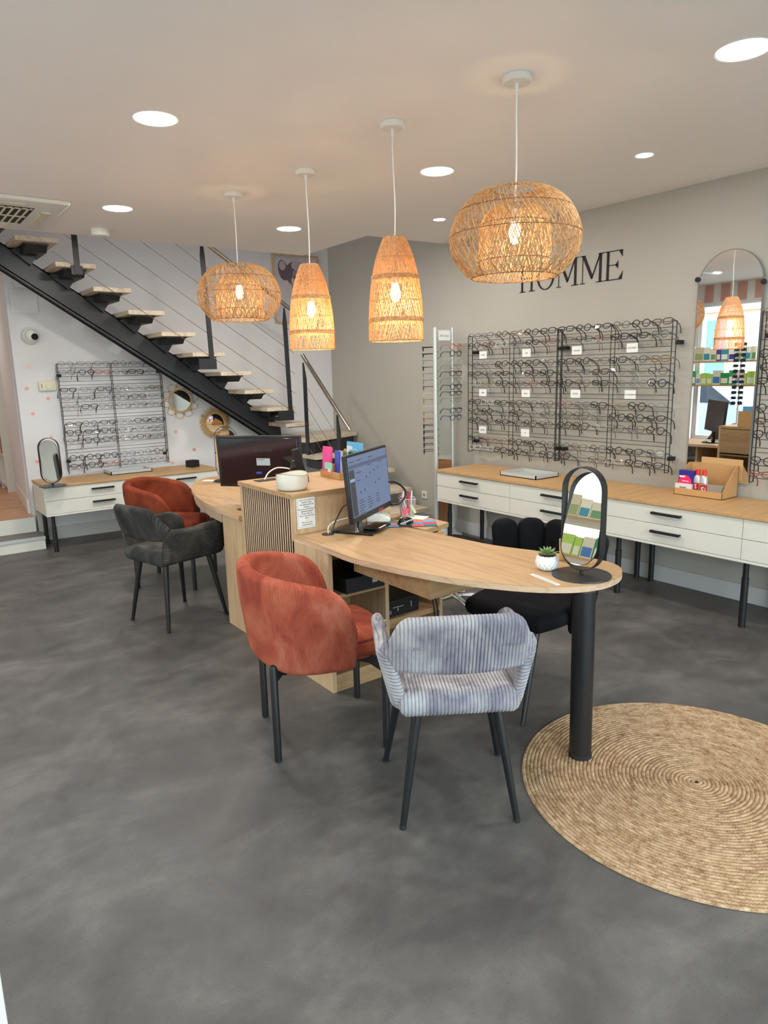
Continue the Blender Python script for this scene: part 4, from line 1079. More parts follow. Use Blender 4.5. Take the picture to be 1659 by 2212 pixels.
def letM(x, w_=.215):
    b = MB()
    stroke(b, [(x+.021, 0), (x+.026, 0), (x+.026, lh), (x+.021, lh)])
    stroke(b, [(x+w_-.043, 0), (x+w_-.022, 0), (x+w_-.022, lh), (x+w_-.043, lh)])
    stroke(b, [(x+.014, lh), (x+.041, lh), (x+w_*.5+.012, .045), (x+w_*.5-.005, .03)])
    stroke(b, [(x+w_*.5-.005, .03), (x+w_*.5+.004, .03), (x+w_-.03, lh), (x+w_-.042, lh)])
    for q0, q1, z0 in ((x+.002, x+.046, 0), (x+w_-.068, x+w_-.002, 0), (x+w_-.05, x+w_-.002, lh-.006), (x, x+.045, lh-.006)):
        stroke(b, [(q0, z0), (q1, z0), (q1, z0+.006), (q0, z0+.006)])
    return b
def letE(x):
    b = MB(); w_ = .15
    stroke(b, [(x+.018, 0), (x+.038, 0), (x+.038, lh), (x+.018, lh)])
    for z0 in (0, lh-.006): stroke(b, [(x, z0), (x+w_, z0), (x+w_, z0+.006), (x, z0+.006)])
    stroke(b, [(x+.03, lh*.5), (x+.115, lh*.5), (x+.115, lh*.5+.005), (x+.03, lh*.5+.005)])
    stroke(b, [(x+w_-.03, .006), (x+w_, .006), (x+w_+.006, .055)]); stroke(b, [(x+w_-.03, lh-.006), (x+w_, lh-.05), (x+w_, lh-.006)])
    stroke(b, [(x+.09, lh*.5), (x+.115, lh*.5-.025), (x+.115, lh*.5+.03), (x+.095, lh*.5+.005)]); return b
for b in (letH(0), letO(.185), letM(.385), letM(.612), letE(.832)): b.build('letter', M['ink'], lt, smooth=0)

# arched mirror on the right wall
am = thing('arched_mirror', 'tall arched frameless mirror on the grey wall between the racks', 'mirror', (WX-.014, 2.368, .80), RZR-.028)
ar = [(-.212, 0), (.212, 0), (.212, 1.24)]+[(.212*math.cos(PI*i/28), 1.24+.212*math.sin(PI*i/28)) for i in range(1, 28)]+[(-.212, 1.24)]
MB().prism(ar, -.006, 0, 'y').build('glass', M['mirror'], am, smooth=0)
ed = MB(); ed.tube([(x, -.006, z) for x, z in ar], .0022, 6, closed=True); ed.build('bevelled_edge', M['inkgrey'], am)
for x, z in ((-.216, 1.295), (.216, 1.235)): MB().cyl((x, -.004, z), (x, -.016, z), .016, n=20).build('clip', M['blackmatte'], am)

# picture
pc = thing('picture_frame', 'framed print of a woman in sunglasses on the white stair wall', 'picture', (4.10, far_y(4.1)-.012, 2.48), -.063)
fb = MB().box(-.285, .285, -.012, .004, -.375, -.355).box(-.285, .285, -.012, .004, .355, .375).box(-.285, -.265, -.012, .004, -.355, .355).box(.265, .285, -.012, .004, -.355, .355)
fb.build('frame', M['oak_z'], pc, smooth=0)
pr = MB().box(-.265, .265, -.004, 0, -.355, .355).build('print', solid('print_ground', (196, 188, 190), .6), pc, smooth=0)
def flat(pts, name, m, y=-.0045): 
    return MB().prism(pts, y-.0006, y, 'y').build(name, m, pr, smooth=0)
def ell(cx, cz, a, b, n=26, rot=0): return [(cx+a*math.cos(2*PI*i/n)*math.cos(rot)-b*math.sin(2*PI*i/n)*math.sin(rot), cz+a*math.cos(2*PI*i/n)*math.sin(rot)+b*math.sin(2*PI*i/n)*math.cos(rot)) for i in range(n)]
hair = solid('print_hair', (104, 88, 96), .6); hl = solid('print_hair_light', (178, 164, 168), .6); skin = solid('print_skin', (150, 134, 140), .6); skl = solid('print_skin_light', (198, 180, 182), .6)
flat(ell(-.155, .20, .062, .11, rot=.2), 'hair_bun', hair); flat(ell(-.165, .25, .04, .05), 'hair_bun_light', hl, -.0052)
flat(ell(-.01, .17, .125, .13), 'hair', hair, -.0052)
flat([(-.04, .20), (.10, .19), (.16, .02), (.12, -.10), (.02, -.12), (-.06, .02)], 'face', skin, -.006)
flat(ell(.04, .245, .10, .055, rot=-.2), 'headscarf', hl, -.0068)
flat([(-.03, .14), (.06, .17), (.155, .16), (.15, .06), (.09, .04), (.06, .10), (-.03, .115)], 'sunglasses', M['ink'], -.0075)
flat(ell(-.045, .09, .018, .038), 'ear', skl, -.0068); flat([(-.045, .03), (-.028, -.02), (-.045, -.055), (-.062, -.02)], 'earring', solid('print_red', (190, 52, 48), .5), -.0075)
flat([(-.04, -.02), (.05, -.11), (.02, -.355), (-.03, -.355), (-.01, -.15)], 'neck', skin, -.006); flat([(-.07, -.08), (-.035, -.03), (-.02, -.10), (-.065, -.18)], 'hair_lock', hair, -.0068)
# rattan mirrors
def wallpos(x, z, off=.004): return (x, far_y(x)-off, z)
m1 = thing('rattan_mirror', 'round mirror in a frame of looped rattan petals under the stairs', 'mirror', wallpos(2.685, 1.30), -.063)
MB().cyl((0, 0, 0), (0, -.012, 0), .112, n=48).build('mirror_glass', M['mirror'], m1)
fr_ = MB(); fr_.tube([(.117*math.cos(2*PI*i/48), -.014, .117*math.sin(2*PI*i/48)) for i in range(48)], .010, 8, closed=True); fr_.build('rattan_ring', M['raffia'], m1)
pt_ = MB(); kn = MB()
for k in range(10):
    a = 2*PI*k/10+.2; c = (.155*math.cos(a), .155*math.sin(a))
    pt_.tube([(c[0]+.036*math.cos(a+2*PI*i/20), -.008, c[1]+.036*math.sin(a+2*PI*i/20)) for i in range(20)], .0018, 5, closed=True)
    pt_.tube([(c[0]+.05*math.cos(a+.3+2*PI*i/20), -.005, c[1]+.03*math.sin(a+.3+2*PI*i/20)) for i in range(20)], .0014, 5, closed=True)
    kn.ball((.148*math.cos(a+.31), -.010, .148*math.sin(a+.31)), .006, 8, 6)
pt_.build('petal_loops', M['raffia'], m1); kn.build('knots', solid('knot_brown', (88, 48, 40), .6), m1)
m2 = thing('raffia_mirror', 'round mirror with a shaggy raffia fringe beside the stair beam', 'mirror', wallpos(3.045, 1.045), -.063)
MB().cyl((0, 0, 0), (0, -.010, 0), .105, n=48).build('mirror_glass', M['mirror'], m2)
fg = MB(); rnd = random.Random(4)
for i in range(260):
    a = 2*PI*i/260+rnd.uniform(-.02, .02); r1_ = .168+rnd.uniform(-.012, .012); a2 = a+rnd.uniform(-.09, .09)
    fg.tube([(.100*math.cos(a), -.016, .100*math.sin(a)), (.13*math.cos(a), -.024-rnd.uniform(0, .006), .13*math.sin(a)), (r1_*math.cos(a2), -.012, r1_*math.sin(a2))], .0022, 4, radii=[.002, .0026, .0012])
fg.build('raffia_fringe', M['raffia'], m2)
fr_ = MB(); fr_.tube([(.106*math.cos(2*PI*i/48), -.020, .106*math.sin(2*PI*i/48)) for i in range(48)], .0085, 8, closed=True); fr_.build('raffia_ring', M['raffia'], m2)

# camera, thermostat, sockets, dots
cm = thing('security_camera', 'white dome security camera high on the white wall at left', 'security camera', wallpos(1.335, 1.955))
MB().tube([(0, 0, 0), (0, -.02, 0), (0, -.045, 0), (0, -.05, 0)], 0, 36, radii=[.078, .078, .066, .05]).build('mount', M['white_plastic'], cm)
MB().ball((0, -.06, -.0), .060, 24, 14).build('ball', M['white_plastic'], cm)
MB().tube([(.012, -.075, -.01), (.016, -.122, -.016)], .030, 24).build('lens', M['blackgloss'], cm)
th_ = thing('thermostat', 'cream wall thermostat with a dial left of the rack under the stairs', 'thermostat', wallpos(1.428, 1.49))
MB().box(-.075, .075, -.028, 0, -.045, .045).build('case', M['cream'], th_, bevel=.004)
MB().cyl((.012, -.028, 0), (.012, -.04, 0), .030, n=28).build('dial', M['cream'], th_)
MB().box(-.055, -.048, -.030, -.028, -.02, .02).build('switch', M['inkgrey'], th_, smooth=0)
p_ = thing('wall_lamp_small', 'small white box with a bright emergency bulb under the stair beam', 'emergency light', wallpos(1.305, 2.42))
MB().box(-.05, .05, -.03, 0, -.04, .04).build('case', M['white_plastic'], p_, bevel=.004)
MB().ball((.0, -.035, .0), .022, 16, 10).build('bulb', M['chrome'], p_)
pn = MB().box(-.115, .115, -.008, 0, -.105, .105).build('access_panel', M['wall_white'], smooth=0, bevel=.002); pn.location = wallpos(1.315, 2.26); pn.rotation_euler = (0, 0, -.063)
tag(pn, 'flat white access panel on the wall above the security camera', 'panel')
def socket(name, label, loc, rz):
    s = thing(name, label, 'socket', loc, rz)
    MB().box(-.04, .04, -.010, 0, -.04, .04).build('plate', M['white_plastic'], s, bevel=.003)
    MB().cyl((0, -.012, 0), (0, -.010, 0), .019, n=24).build('recess', solid('socket_recess', (176, 172, 164), .6), s)
    MB().cyl((-.009, -.0135, -.002), (-.009, -.011, -.002), .0025, n=8).cyl((.009, -.0135, -.002), (.009, -.011, -.002), .0025, n=8).cyl((0, -.019, .009), (0, -.011, .009), .0022, n=8).build('contacts', M['blackmatte'], s)
socket('wall_socket', 'white wall socket low on the grey wall left of the tower', (WX, 5.42, .297), RZR)
socket('wall_socket', 'white wall socket under the worktop near the right end of wall', (WX, 2.10, .36), RZR)
dots = [(1.295, 1.667, 'p', 'uppermost peach wall dot below the security camera'), (1.253, 1.472, 'r', 'pink wall dot left of the thermostat'), (1.426, 1.371, 'r', 'coral wall dot just under the thermostat'), (1.278, 1.234, 'r', 'pink wall dot midway between thermostat and oval mirror'),
        (1.411, 1.001, 'r', 'red wall dot right above the left oval table mirror'), (1.263, .777, 'p2', 'coral wall dot left of the left oval table mirror'), (2.60, 1.577, 'd', 'dark pink wall dot above the petal mirror'), (2.614, .976, 'p2', 'coral wall dot between rack and raffia mirror'),
        (2.797, .773, 'd', 'dark pink wall dot above the black box'), (2.551, .65, 'p2', 'coral wall dot left of the black box near the worktop'), (3.045, .62, 'f', 'faint pink wall dot right of the black box')]
DC = {'p': (240, 206, 186), 'r': (232, 176, 168), 'p2': (234, 172, 152), 'd': (206, 150, 152), 'f': (222, 196, 200)}
for x, z, k, lab in dots:
    o = MB().cyl((0, 0, 0), (0, -.0015, 0), .018, n=24).build('wall_dot', solid('dot_'+k, DC[k], .8)); o.location = wallpos(x, z, 0); o.rotation_euler = (0, 0, -.063); tag(o, lab, 'wall decal', None)

# ================================================================ table mirrors
def table_mirror(name, label, loc, rz, pane_tilt, s=1.0, pane_yaw=0):
    t = thing(name, label, 'table mirror', loc, rz)
    MB().lathe([(.001, .0), (.114*s, .0), (.115*s, .002), (.114*s, .005), (.001, .006)], 56, caps=False).build('base', M['anthracite'], t)
    MB().cyl((0, 0, .005), (0, 0, .024), .009).build('stem', M['anthracite'], t)
    w_, h_ = .088*s, .205*s; zc = .024+h_; d = .019
    def oval(hw, hh, n=14):
        return [(hw*math.cos(PI*i/n), (hh-hw)+hw*math.sin(PI*i/n)) for i in range(n+1)]+[(-hw*math.cos(PI*i/n), -(hh-hw)-hw*math.sin(PI*i/n)) for i in range(n+1)]
    fr = MB(); O = oval(w_, h_); I = oval(w_-.0035, h_-.0035); n = len(O)
    vs = []
    for (y) in (-d, d):
        vs += [(p[0], y, zc+p[1]) for p in O]+[(p[0], y, zc+p[1]) for p in I]
    fs = []
    for i in range(n):
        j = (i+1) % n
        fs += [(i, j, n+j, n+i), (2*n+j, 2*n+i, 3*n+i, 3*n+j), (j, i, 2*n+i, 2*n+j), (n+i, n+j, 3*n+j, 3*n+i)]
    fr.add(vs, fs).build('hoop', M['black'], t, smooth=40)
    pw, ph = w_-.010, h_-.022
    P = oval(pw, ph, 18)
    mt = Matrix.Translation((0, 0, zc)) @ Matrix.Rotation(pane_yaw, 4, 'Z') @ Matrix.Rotation(pane_tilt, 4, 'X')
    b = MB().prism(P, -.0025, .0025, 'y').xf(mt); b.build('mirror_pane', M['mirror'], t, smooth=30)
    b = MB().prism(oval(pw+.001, ph+.001, 18), -.0015, .0035, 'y').xf(mt); b.build('pane_backing', M['black'], t, smooth=30)
    MB().cyl((-w_+.002, 0, zc), (-pw+.002, 0, zc), .004, n=10).cyl((w_-.002, 0, zc), (pw-.002, 0, zc), .004, n=10).build('pivot', M['anthracite'], t)
    return t
table_mirror('table_mirror', 'black oval swivel mirror on the rounded end of the near desk', (2.195, 1.668, DZ), math.radians(-84), -.235, 1.0)
table_mirror('table_mirror', 'black oval swivel mirror on the left cabinet below the wall dots', (1.245, 6.615, .626), math.radians(6), -.12, .98, .05)
table_mirror('table_mirror', 'black oval swivel mirror behind the left monitor, only its top showing', (2.21, 5.05, DZ), math.radians(-20), .1, .98)

# ================================================================ monitors
def monitor(name, label, cx, cy, zb, ang, h, W, tilt, front, base_rz):
    """ang = direction of the screen's width; front=+1 screen faces the camera side"""
    n = Vector((math.sin(ang), -math.cos(ang), 0))
    t = thing(name, label, 'monitor', (cx, cy, DZ), ang)
    # local: x width, -y is the face side seen from the camera
    z0 = zb-DZ; mt = Matrix.Translation((0, 0, z0)) @ Matrix.Rotation(-tilt, 4, 'X')
    f = -1 if front else 1
    b = MB().box(-W/2, W/2, -.012, .012, 0, h).xf(mt); b.build('housing', M['screen_bezel'], t, bevel=.004)
    b = MB().box(-W/2+.06, W/2-.06, min(0, -f*.035), max(0, -f*.035), .05, h-.06).xf(mt); b.build('rear_shell', M['blackgloss'], t, bevel=.012)
    return t, mt, z0, f
t, mt, z0, f = monitor('monitor', 'near desktop monitor with bluish patient list on its lit screen', 2.052, 2.893, .82, .557, .338, .53, .093, True, 0)
W_, H_ = .53, .338
sc = emis('screen_glow', (122, 142, 180), .55)
MB().box(-W_/2+.012, W_/2-.012, -.0132, -.0125, .030, H_-.012).xf(mt).build('screen', sc, t, smooth=0)
side = emis('screen_sidebar', (84, 88, 98), .35); bar = emis('screen_bar', (98, 112, 144), .5); ink = emis('screen_ink', (48, 56, 76), .2); wh = emis('screen_white', (150, 170, 204), .75)
def onscr(x0, x1, z0_, z1_, name, m, d=.0136):
    return MB().box(x0, x1, -d-.0002, -d, z0_, z1_).xf(mt).build(name, m, t, smooth=0)
onscr(-.25, -.19, .034, .262, 'side_menu', side); onscr(-.25, .25, .268, .286, 'menu_bar', bar)
onscr(-.247, -.193, .205, .219, 'menu_highlight', wh, .0139)
rnd = random.Random(9)
def txb(*a): MB().box(*a).xf(mt).build('text_line', ink, t, smooth=0)
for i in range(14): txb(-.235, -.235+rnd.uniform(.015, .03), -.0142, -.0140, .19-i*.011, .1935-i*.011)
for (x, z, n_) in ((-.17, .24, 1), (-.17, .20, 1), (-.02, .262, 1), (.13, .262, 1), (-.17, .10, 6), (-.06, .10, 5), (.05, .10, 4)):
    for i in range(n_): txb(x, x+rnd.uniform(.04, .075), -.0142, -.0140, z-i*.013, z+.003-i*.013)
for (x, z) in ((.0, .215), (.055, .222), (.11, .228), (.06, .155), (-.05, .20), (.11, .165), (-.14, .135), (-.085, .14)): txb(x, x+.008, -.0142, -.0140, z, z+.012)
for (x, z) in ((-.24, .30), (-.15, .30), (0, .30)): txb(x, x+.06, -.0142, -.0140, z, z+.003)
def w2m(q): 
    d = Vector((q[0]-2.052, q[1]-2.893, 0)); d.rotate(Matrix.Rotation(-.557, 3, 'Z')); return (d.x, d.y)
nk = w2m((1.995, 2.955))
nb_ = MB().obox((nk[0], nk[1]-.01, .09), (.06, .025, .17)).build('neck', M['chrome'], t, bevel=.008)
bs_ = MB().prism([w2m(q) for q in ((1.845, 2.975), (1.965, 2.765), (2.155, 2.935), (2.04, 3.045))], .002, .016).build('stand_base', M['blackgloss'], t, bevel=.004)
 
mb_ = MB().box(.06, .13, -.0135, -.0125, .006, .018).xf(mt).build('red_logo', solid('logo_red', (160, 40, 60), .4), t, smooth=0)
kb = MB()
t2, mt2, z02, f2 = monitor('monitor', 'black rear of the left desk monitor with a pale maker label', 1.955, 3.95, .855, -.86, .325, .56, -.07, False, 0)
# its rear faces the camera: rebuild rear shell on the camera side
for c in list(t2.children):
    if c.name.startswith('rear_shell'): bpy.data.objects.remove(c)
MB().box(-.26, .26, -.018, -.012, .02, .31).xf(mt2).build('rear_shell', M['blackgloss'], t2, bevel=.006)
lb_ = MB().box(-.015, .075, -.0195, -.0185, .14, .185).xf(mt2).build('rating_label', solid('label_silver', (176, 180, 186), .4), t2, smooth=0)
for q in range(4): MB().box(-.01, .04+.02*(q % 2), -.0202, -.0197, .175-.009*q, .178-.009*q).xf(mt2).build('label_text', M['ink'], lb_, smooth=0) if q < 1 else None
tm = text('SAMSUNG', .028, solid('logo_grey', (52, 53, 56), .4), t2, (0, 0, 0), (0, 0, 0), name='maker_logo')
tm.matrix_local = mt2 @ Matrix.Translation((.03, -.0188, .235)) @ Matrix.Rotation(PI/2, 4, 'X')
MB().box(-.02, .02, -.030, -.012, .085, .10).xf(mt2).build('vga_plug', solid('plug_blue', (44, 70, 170), .4), t2, bevel=.003)
MB().obox((0, 0, .06), (.05, .03, .12)).build('neck', M['blackgloss'], t2, bevel=.006)
MB().lathe([(.11, 0), (.11, .008), (.10, .012)], 40).build('stand_base', M['blackgloss'], t2)
# ================================================================ things on the desks
def simple(mb, name, m, label, cat, loc=None, group=None, **k):
    o = mb.build(name, m, loc=loc, **k); return tag(o, label, cat, group)
# near desk
cp = thing('desk_cable_port', 'round black cable port in the near desk by the monitor', 'cable port', (1.818, 2.958, DZ))
MB().cyl((0, 0, 0), (0, 0, .003), .032, n=32).build('cover', M['anthracite'], cp)
def cable(pts, r, m, label, name='cable'):
    P = smooth_prof3(pts); o = MB().tube(P, r, 8).build(name, m, loc=pts[0]); return tag(o, label, 'cable')
def smooth_prof3(p, k=8):
    out = []
    for i in range(len(p)-1):
        a, b, c, d = p[max(i-1, 0)], p[i], p[i+1], p[min(i+2, len(p)-1)]
        for j in range(k):
            t = j/k; out.append(tuple(.5*((2*b[q])+(-a[q]+c[q])*t+(2*a[q]-5*b[q]+4*c[q]-d[q])*t*t+(-a[q]+3*b[q]-3*c[q]+d[q])*t**3) for q in range(3)))
    return out+[tuple(p[-1])]
cable([(1.825, 2.965, DZ+.003), (1.84, 2.985, DZ+.03), (1.90, 3.02, DZ+.045), (2.0, 3.03, DZ+.05)], .0028, M['white_plastic'], 'white cable rising from the round port on the near desk')
cable([(1.835, 2.95, DZ+.003), (1.86, 2.95, DZ+.06), (1.90, 2.94, DZ+.13), (1.93, 2.93, DZ+.15)], .004, M['black'], 'black cable rising from the round port to the near monitor')
cable([(2.20, 3.03, DZ+.21), (2.30, 3.02, DZ+.21), (2.37, 3.01, DZ+.15), (2.33, 3.01, DZ+.09), (2.24, 3.03, DZ+.09), (2.14, 2.99, DZ+.11)], .0055, M['black'], 'thick black cable looping right of the near monitor')
ph = thing('card_reader', 'small black device lying on the glossy stand of near monitor', 'card reader', (2.06, 2.86, DZ+.0165), .5)
MB().box(-.075, .075, -.045, .045, .0, .012).build('case', M['blackgloss'], ph, bevel=.003)
MB().box(-.06, .02, -.0455, -.035, .012, .0125).build('key_strip', M['white_plastic'], ph, smooth=0)
simple(MB().prism([(-.065, 0), (.065, 0), (.065, .022), (.02, .048), (-.065, .048)], -.045, .045, 'y').xf(Matrix.Rotation(-.65, 4, 'Z')), 'eyeglass_case', M['white_plastic'], 'white wedge shaped case behind the near monitor on the side return', 'case', None, bevel=.008).location = (2.205, 3.045, DZ)
# mouse mat and mouse
mm = thing('mouse_mat', 'multicoloured patchwork mouse mat under the black mouse', 'mouse mat', (2.287, 2.86, DZ), -.62)
sq = [(i, j) for i in range(4) for j in range(3)]
MB().box(-.135, .135, -.075, .075, 0, .003).build('mat_base', M['blackmatte'], mm, bevel=.001)
pal = [(70, 140, 190), (226, 92, 62), (40, 130, 130), (24, 24, 26), (150, 190, 60), (110, 40, 80), (200, 60, 60), (70, 140, 190), (240, 110, 70), (30, 110, 120), (200, 40, 70), (90, 150, 200)]
for k, (i, j) in enumerate(sq):
    MB().box(-.134+i*.067, -.134+(i+1)*.067-.001, -.074+j*.0493, -.074+(j+1)*.0493-.001, .003, .0034).build('colour_patch', solid('patch%d' % k, pal[k], .6), mm, smooth=0)
ms = thing('computer_mouse', 'black wireless mouse with a silver band on the patchwork mat', 'mouse', (2.262, 2.878, DZ+.0034), .1)
def fms(u, v):
    x, y = u*math.sqrt(1-v*v/2), v*math.sqrt(1-u*u/2)
    r = min(1, math.hypot(x, y)); hgt = .034*math.sqrt(max(0, 1-r**2.4))
    return (.054*x, .031*y, hgt/2+.001), (0, 0, 1), hgt/2
MB().slab(fms, 18, 14).build('shell', M['blackgloss'], ms, smooth=80)
MB().tube(smooth_prof3([(-.05, -.012, .008), (-.03, -.026, .014), (.0, -.029, .020), (.03, -.024, .020), (.045, -.01, .014)]), .0035, 8).build('silver_band', M['alu'], ms)
# pen cup
pc_ = thing('pen_cup', 'wire mesh pen cup on the side return with pink and white stickers', 'pen holder', (2.40, 3.035, DZ), -.55)
def frus(z): k = .034+.010*z/.105; return k
wm = MB()
for i in range(11):
    z = .105*i/10; k = frus(z); wm.tube([(-k, -k, z), (k, -k, z), (k, k, z), (-k, k, z)], .0007 if i < 10 else .002, 4, closed=True)
for i in range(11):
    q = -1+2*i/10
    for s in (-1, 1):
        a, b = frus(0), frus(.105)
        wm.tube([(q*a, s*a, 0), (q*b, s*b, .105)], .0006, 4); wm.tube([(s*a, q*a, 0), (s*b, q*b, .105)], .0006, 4)
wm.build('mesh', M['alu'], pc_); MB().box(-.034, .034, -.034, .034, 0, .003).build('bottom', M['alu'], pc_, smooth=0)
MB().obox((-.016, -.042, .035), (.026, .001, .045), ry=.6, rx=-.08).build('pink_tag', solid('tag_pink', (226, 88, 112), .6), pc_, smooth=0)
MB().obox((.028, -.042, .05), (.014, .001, .055), ry=-.5, rx=-.08).build('green_tag', solid('tag_green', (206, 216, 170), .6), pc_, smooth=0)
pens = [((-.02, .0), (-.045, -.01), (150, 70, 160), 'purple pen leaning left in the pen cup'), ((-.01, -.02), (-.02, .02), (232, 232, 228), 'white pen at the back left of the cup'), ((.0, .01), (.005, .025), (60, 60, 64), 'dark pen standing in the middle of the cup'),
        ((.01, -.015), (.0, -.012), (214, 44, 56), 'red pen in the middle of the cup'), ((.02, .01), (.028, .012), (228, 226, 220), 'white pen standing at the right of the cup'), ((.0, -.02), (-.03, -.012), (222, 220, 216), 'white pen crossing the front of the cup'), ((.015, .02), (.016, .03), (200, 90, 120), 'pink scissors handle in the cup')]
mc = Matrix.Translation(pc_.location) @ Matrix.Rotation(-.55, 4, 'Z')
for a, b, c, lab in pens:
    A = mc @ Vector((a[0], a[1], .005)); B = mc @ Vector((b[0], b[1], .135+random.uniform(-.01, .01)))
    o = MB().tube([A, A+(B-A)*.08, A+(B-A)*.85, B], 0, 10, radii=[.001, .004, .0045, .004]).build('pen', solid('pen_%d_%d' % (c[0], c[1]), c, .35), loc=tuple(A)); tag(o, lab, 'pen', 'pens in the mesh cup')
o = MB().box(-.10, .10, -.13, .13, 0, .0012).build('paper_sheet', M['paper'], smooth=0); o.location = (2.41, 2.985, DZ); o.rotation_euler = (0, 0, .5); tag(o, 'white paper sheet under the pen cup on the side return', 'paper')
o.scale = (.45, .55, 1)
# plant
pl = thing('potted_succulent', 'small green succulent in a white diamond relief pot on near desk', 'potted plant', (2.155, 1.81, DZ))
pr_ = smooth_prof([(.022, 0), (.038, .012), (.045, .032), (.041, .052), (.036, .062)], 16)
pot = MB(); N = 112
for (r, z) in pr_:
    for j in range(N):
        a = 2*PI*j/N; d = .0035*(abs(math.sin(a*7+z*130))+abs(math.sin(a*7-z*130))-1.0)
        pot.v.append(((r+d)*math.cos(a), (r+d)*math.sin(a), z))
for i in range(len(pr_)-1):
    for j in range(N): pot.f.append((i*N+j, i*N+(j+1) % N, (i+1)*N+(j+1) % N, (i+1)*N+j))
pot.f.append(tuple(range(N-1, -1, -1))); pot.build('pot', M['pot'], pl, smooth=50)
MB().cyl((0, 0, .05), (0, 0, .0585), .0345, n=28).build('gravel', M['soil'], pl)
lf = MB(); rnd = random.Random(2)
for rg_, (n_, l_, el) in enumerate(((9, .054, .40), (8, .048, .80), (5, .040, 1.2))):
    for k in range(n_):
        a = 2*PI*k/n_+rg_*.35; d = Vector((math.cos(a)*math.cos(el), math.sin(a)*math.cos(el), math.sin(el))); s_ = Vector((-math.sin(a), math.cos(a), 0)); u_ = d.cross(s_)*-1
        p = Vector((0, 0, .060)); wd = .0095
        vs = [p, p+d*l_*.45+s_*wd-u_*.001, p+d*l_*.45-s_*wd-u_*.001, p+d*l_*.5-u_*.005, p+d*l_*.5+u_*.003, p+d*l_+u_*.004]
        lf.add([tuple(v) for v in vs], [(0, 3, 1), (0, 2, 3), (0, 1, 4), (0, 4, 2), (1, 3, 5), (3, 2, 5), (4, 1, 5), (2, 4, 5)])
lf.build('leaves', M['leaf'], pl, smooth=70)
ns = thing('label_strip', 'narrow white printed strip lying on the near desk', 'label', (2.043, 1.725, DZ), math.radians(-101))
MB().box(-.083, .083, -.009, .009, 0, .0008).build('card', M['paper'], ns, smooth=0)
MB().box(-.07, .07, -.002, .002, .0008, .0010).build('printed_line', M['inkgrey'], ns, smooth=0)
cs = simple(MB().prism([(0, 0), (.05, 0), (.0, .04)], 0, .1, 'y'), 'card_stand', M['kraft'], 'small brown cardboard foot behind the oval mirror', 'card stand', smooth=0); cs.location = (2.34, 1.74, DZ); cs.rotation_euler = (0, 0, .4)
bk_ = MB().box(-.004, .004, -.05, .05, 0, .10).xf(Matrix.Rotation(-.25, 4, 'Y')).build('menu_board', M['kraft2'], smooth=0); bk_.location = (2.335, 1.83, DZ+.002); bk_.rotation_euler = (0, 0, .6); tag(bk_, 'pale board leaning behind the oval mirror on the near desk', 'board')

# shelf contents below the near desk
def devbox(name, label, cat, x0, x1, y0, y1, z0, z1, m='black'):
    t = thing(name, label, cat, ((x0+x1)/2, (y0+y1)/2, z0)); 
    MB().box(x0, x1, y0, y1, z0, z1).build('case', M[m], t, world=True, bevel=.003); return t
d1 = devbox('black_computer', 'black box shaped computer on the upper left shelf of the near desk', 'computer', 1.745, 1.975, 2.69, 3.02, .4985, .575, 'black')
d1.rotation_euler = (0, 0, 0)
MB().box(1.90, 1.93, 2.6885, 2.69, .53, .548).build('sticker', M['alu'], d1, world=True, smooth=0)
d2 = devbox('desktop_computer', 'black desktop computer on the right shelf under the near desk', 'computer', 2.035, 2.235, 2.74, 3.03, .2985, .385, 'black')
MB().box(2.038, 2.050, 2.7385, 2.74, .315, .335).build('blue_sticker', solid('sticker_blue', (70, 120, 180), .4), d2, world=True, smooth=0)
MB().box(2.09, 2.096, 2.7385, 2.74, .325, .34).box(2.18, 2.184, 2.7385, 2.74, .33, .36).box(2.06, 2.13, 2.7385, 2.7395, .345, .348).build('front_ports', M['alu'], d2, world=True, smooth=0)
for k, (x, lab) in enumerate(((1.86, 'loose white papers on the middle left shelf under the near desk'), )):
    o = MB().box(-.10, .10, -.16, .13, 0, .006).build('paper_pile', M['paper'], smooth=0); o.location = (1.89, 2.87, .3005); o.rotation_euler = (0, 0, .05); tag(o, lab, 'paper')
cable([(2.20, 2.80, .60), (2.28, 2.76, .50), (2.31, 2.72, .40), (2.33, 2.70, .30), (2.33, 2.695, .15)], .005, M['black'], 'black cable hanging in front of the right shelf under the desk')
cable([(2.15, 2.80, .60), (2.25, 2.75, .46), (2.30, 2.71, .36), (2.32, 2.70, .2)], .004, M['black'], 'thin black cable hanging beside the thicker one under the desk')

# tall unit: notice, bowl, phone, brochures
nt_ = thing('paper_notice', 'white bordered notice in French taped to the tall counter block', 'notice', (1.759, TY0, .85), .03)
MB().box(-.059, .059, -.0015, -.0005, -.083, .083).build('sheet', M['paper'], nt_, smooth=0)
bd = MB()
for a in ((-.053, .053, .075, .076), (-.053, .053, -.076, -.075)): bd.box(a[0], a[1], -.0022, -.0016, a[2], a[3])
for a in ((-.053, -.052), (.052, .053)): bd.box(a[0], a[1], -.0022, -.0016, -.076, .076)
bd.build('border', M['inkgrey'], nt_, smooth=0)
lines = ['Suite à de nombreux', 'impayés, nous', "n'acceptons plus les", 'chèques.', 'Nous vous proposons un', "règlement jusqu'à", '4x sans frais ou', '10x et 12x avec frais.', 'Alma', '—', 'Merci de votre', 'compréhension.']
for i, s in enumerate(lines):
    text(s, .0105, M['inkred'] if s == 'Alma' else M['ink'], nt_, (0, -.0018, .064-.0118*i), (PI/2, 0, 0))
bw = thing('ceramic_bowl', 'glazed off-white ceramic bowl on the tall counter block', 'bowl', (1.762, 3.205, TZ))
bpf = [(.060, 0), (.075, .004), (.083, .02), (.0850, .055), (.0835, .084), (.0805, .084), (.080, .055), (.074, .012), (.05, .008)]
bb = MB(); N = 56
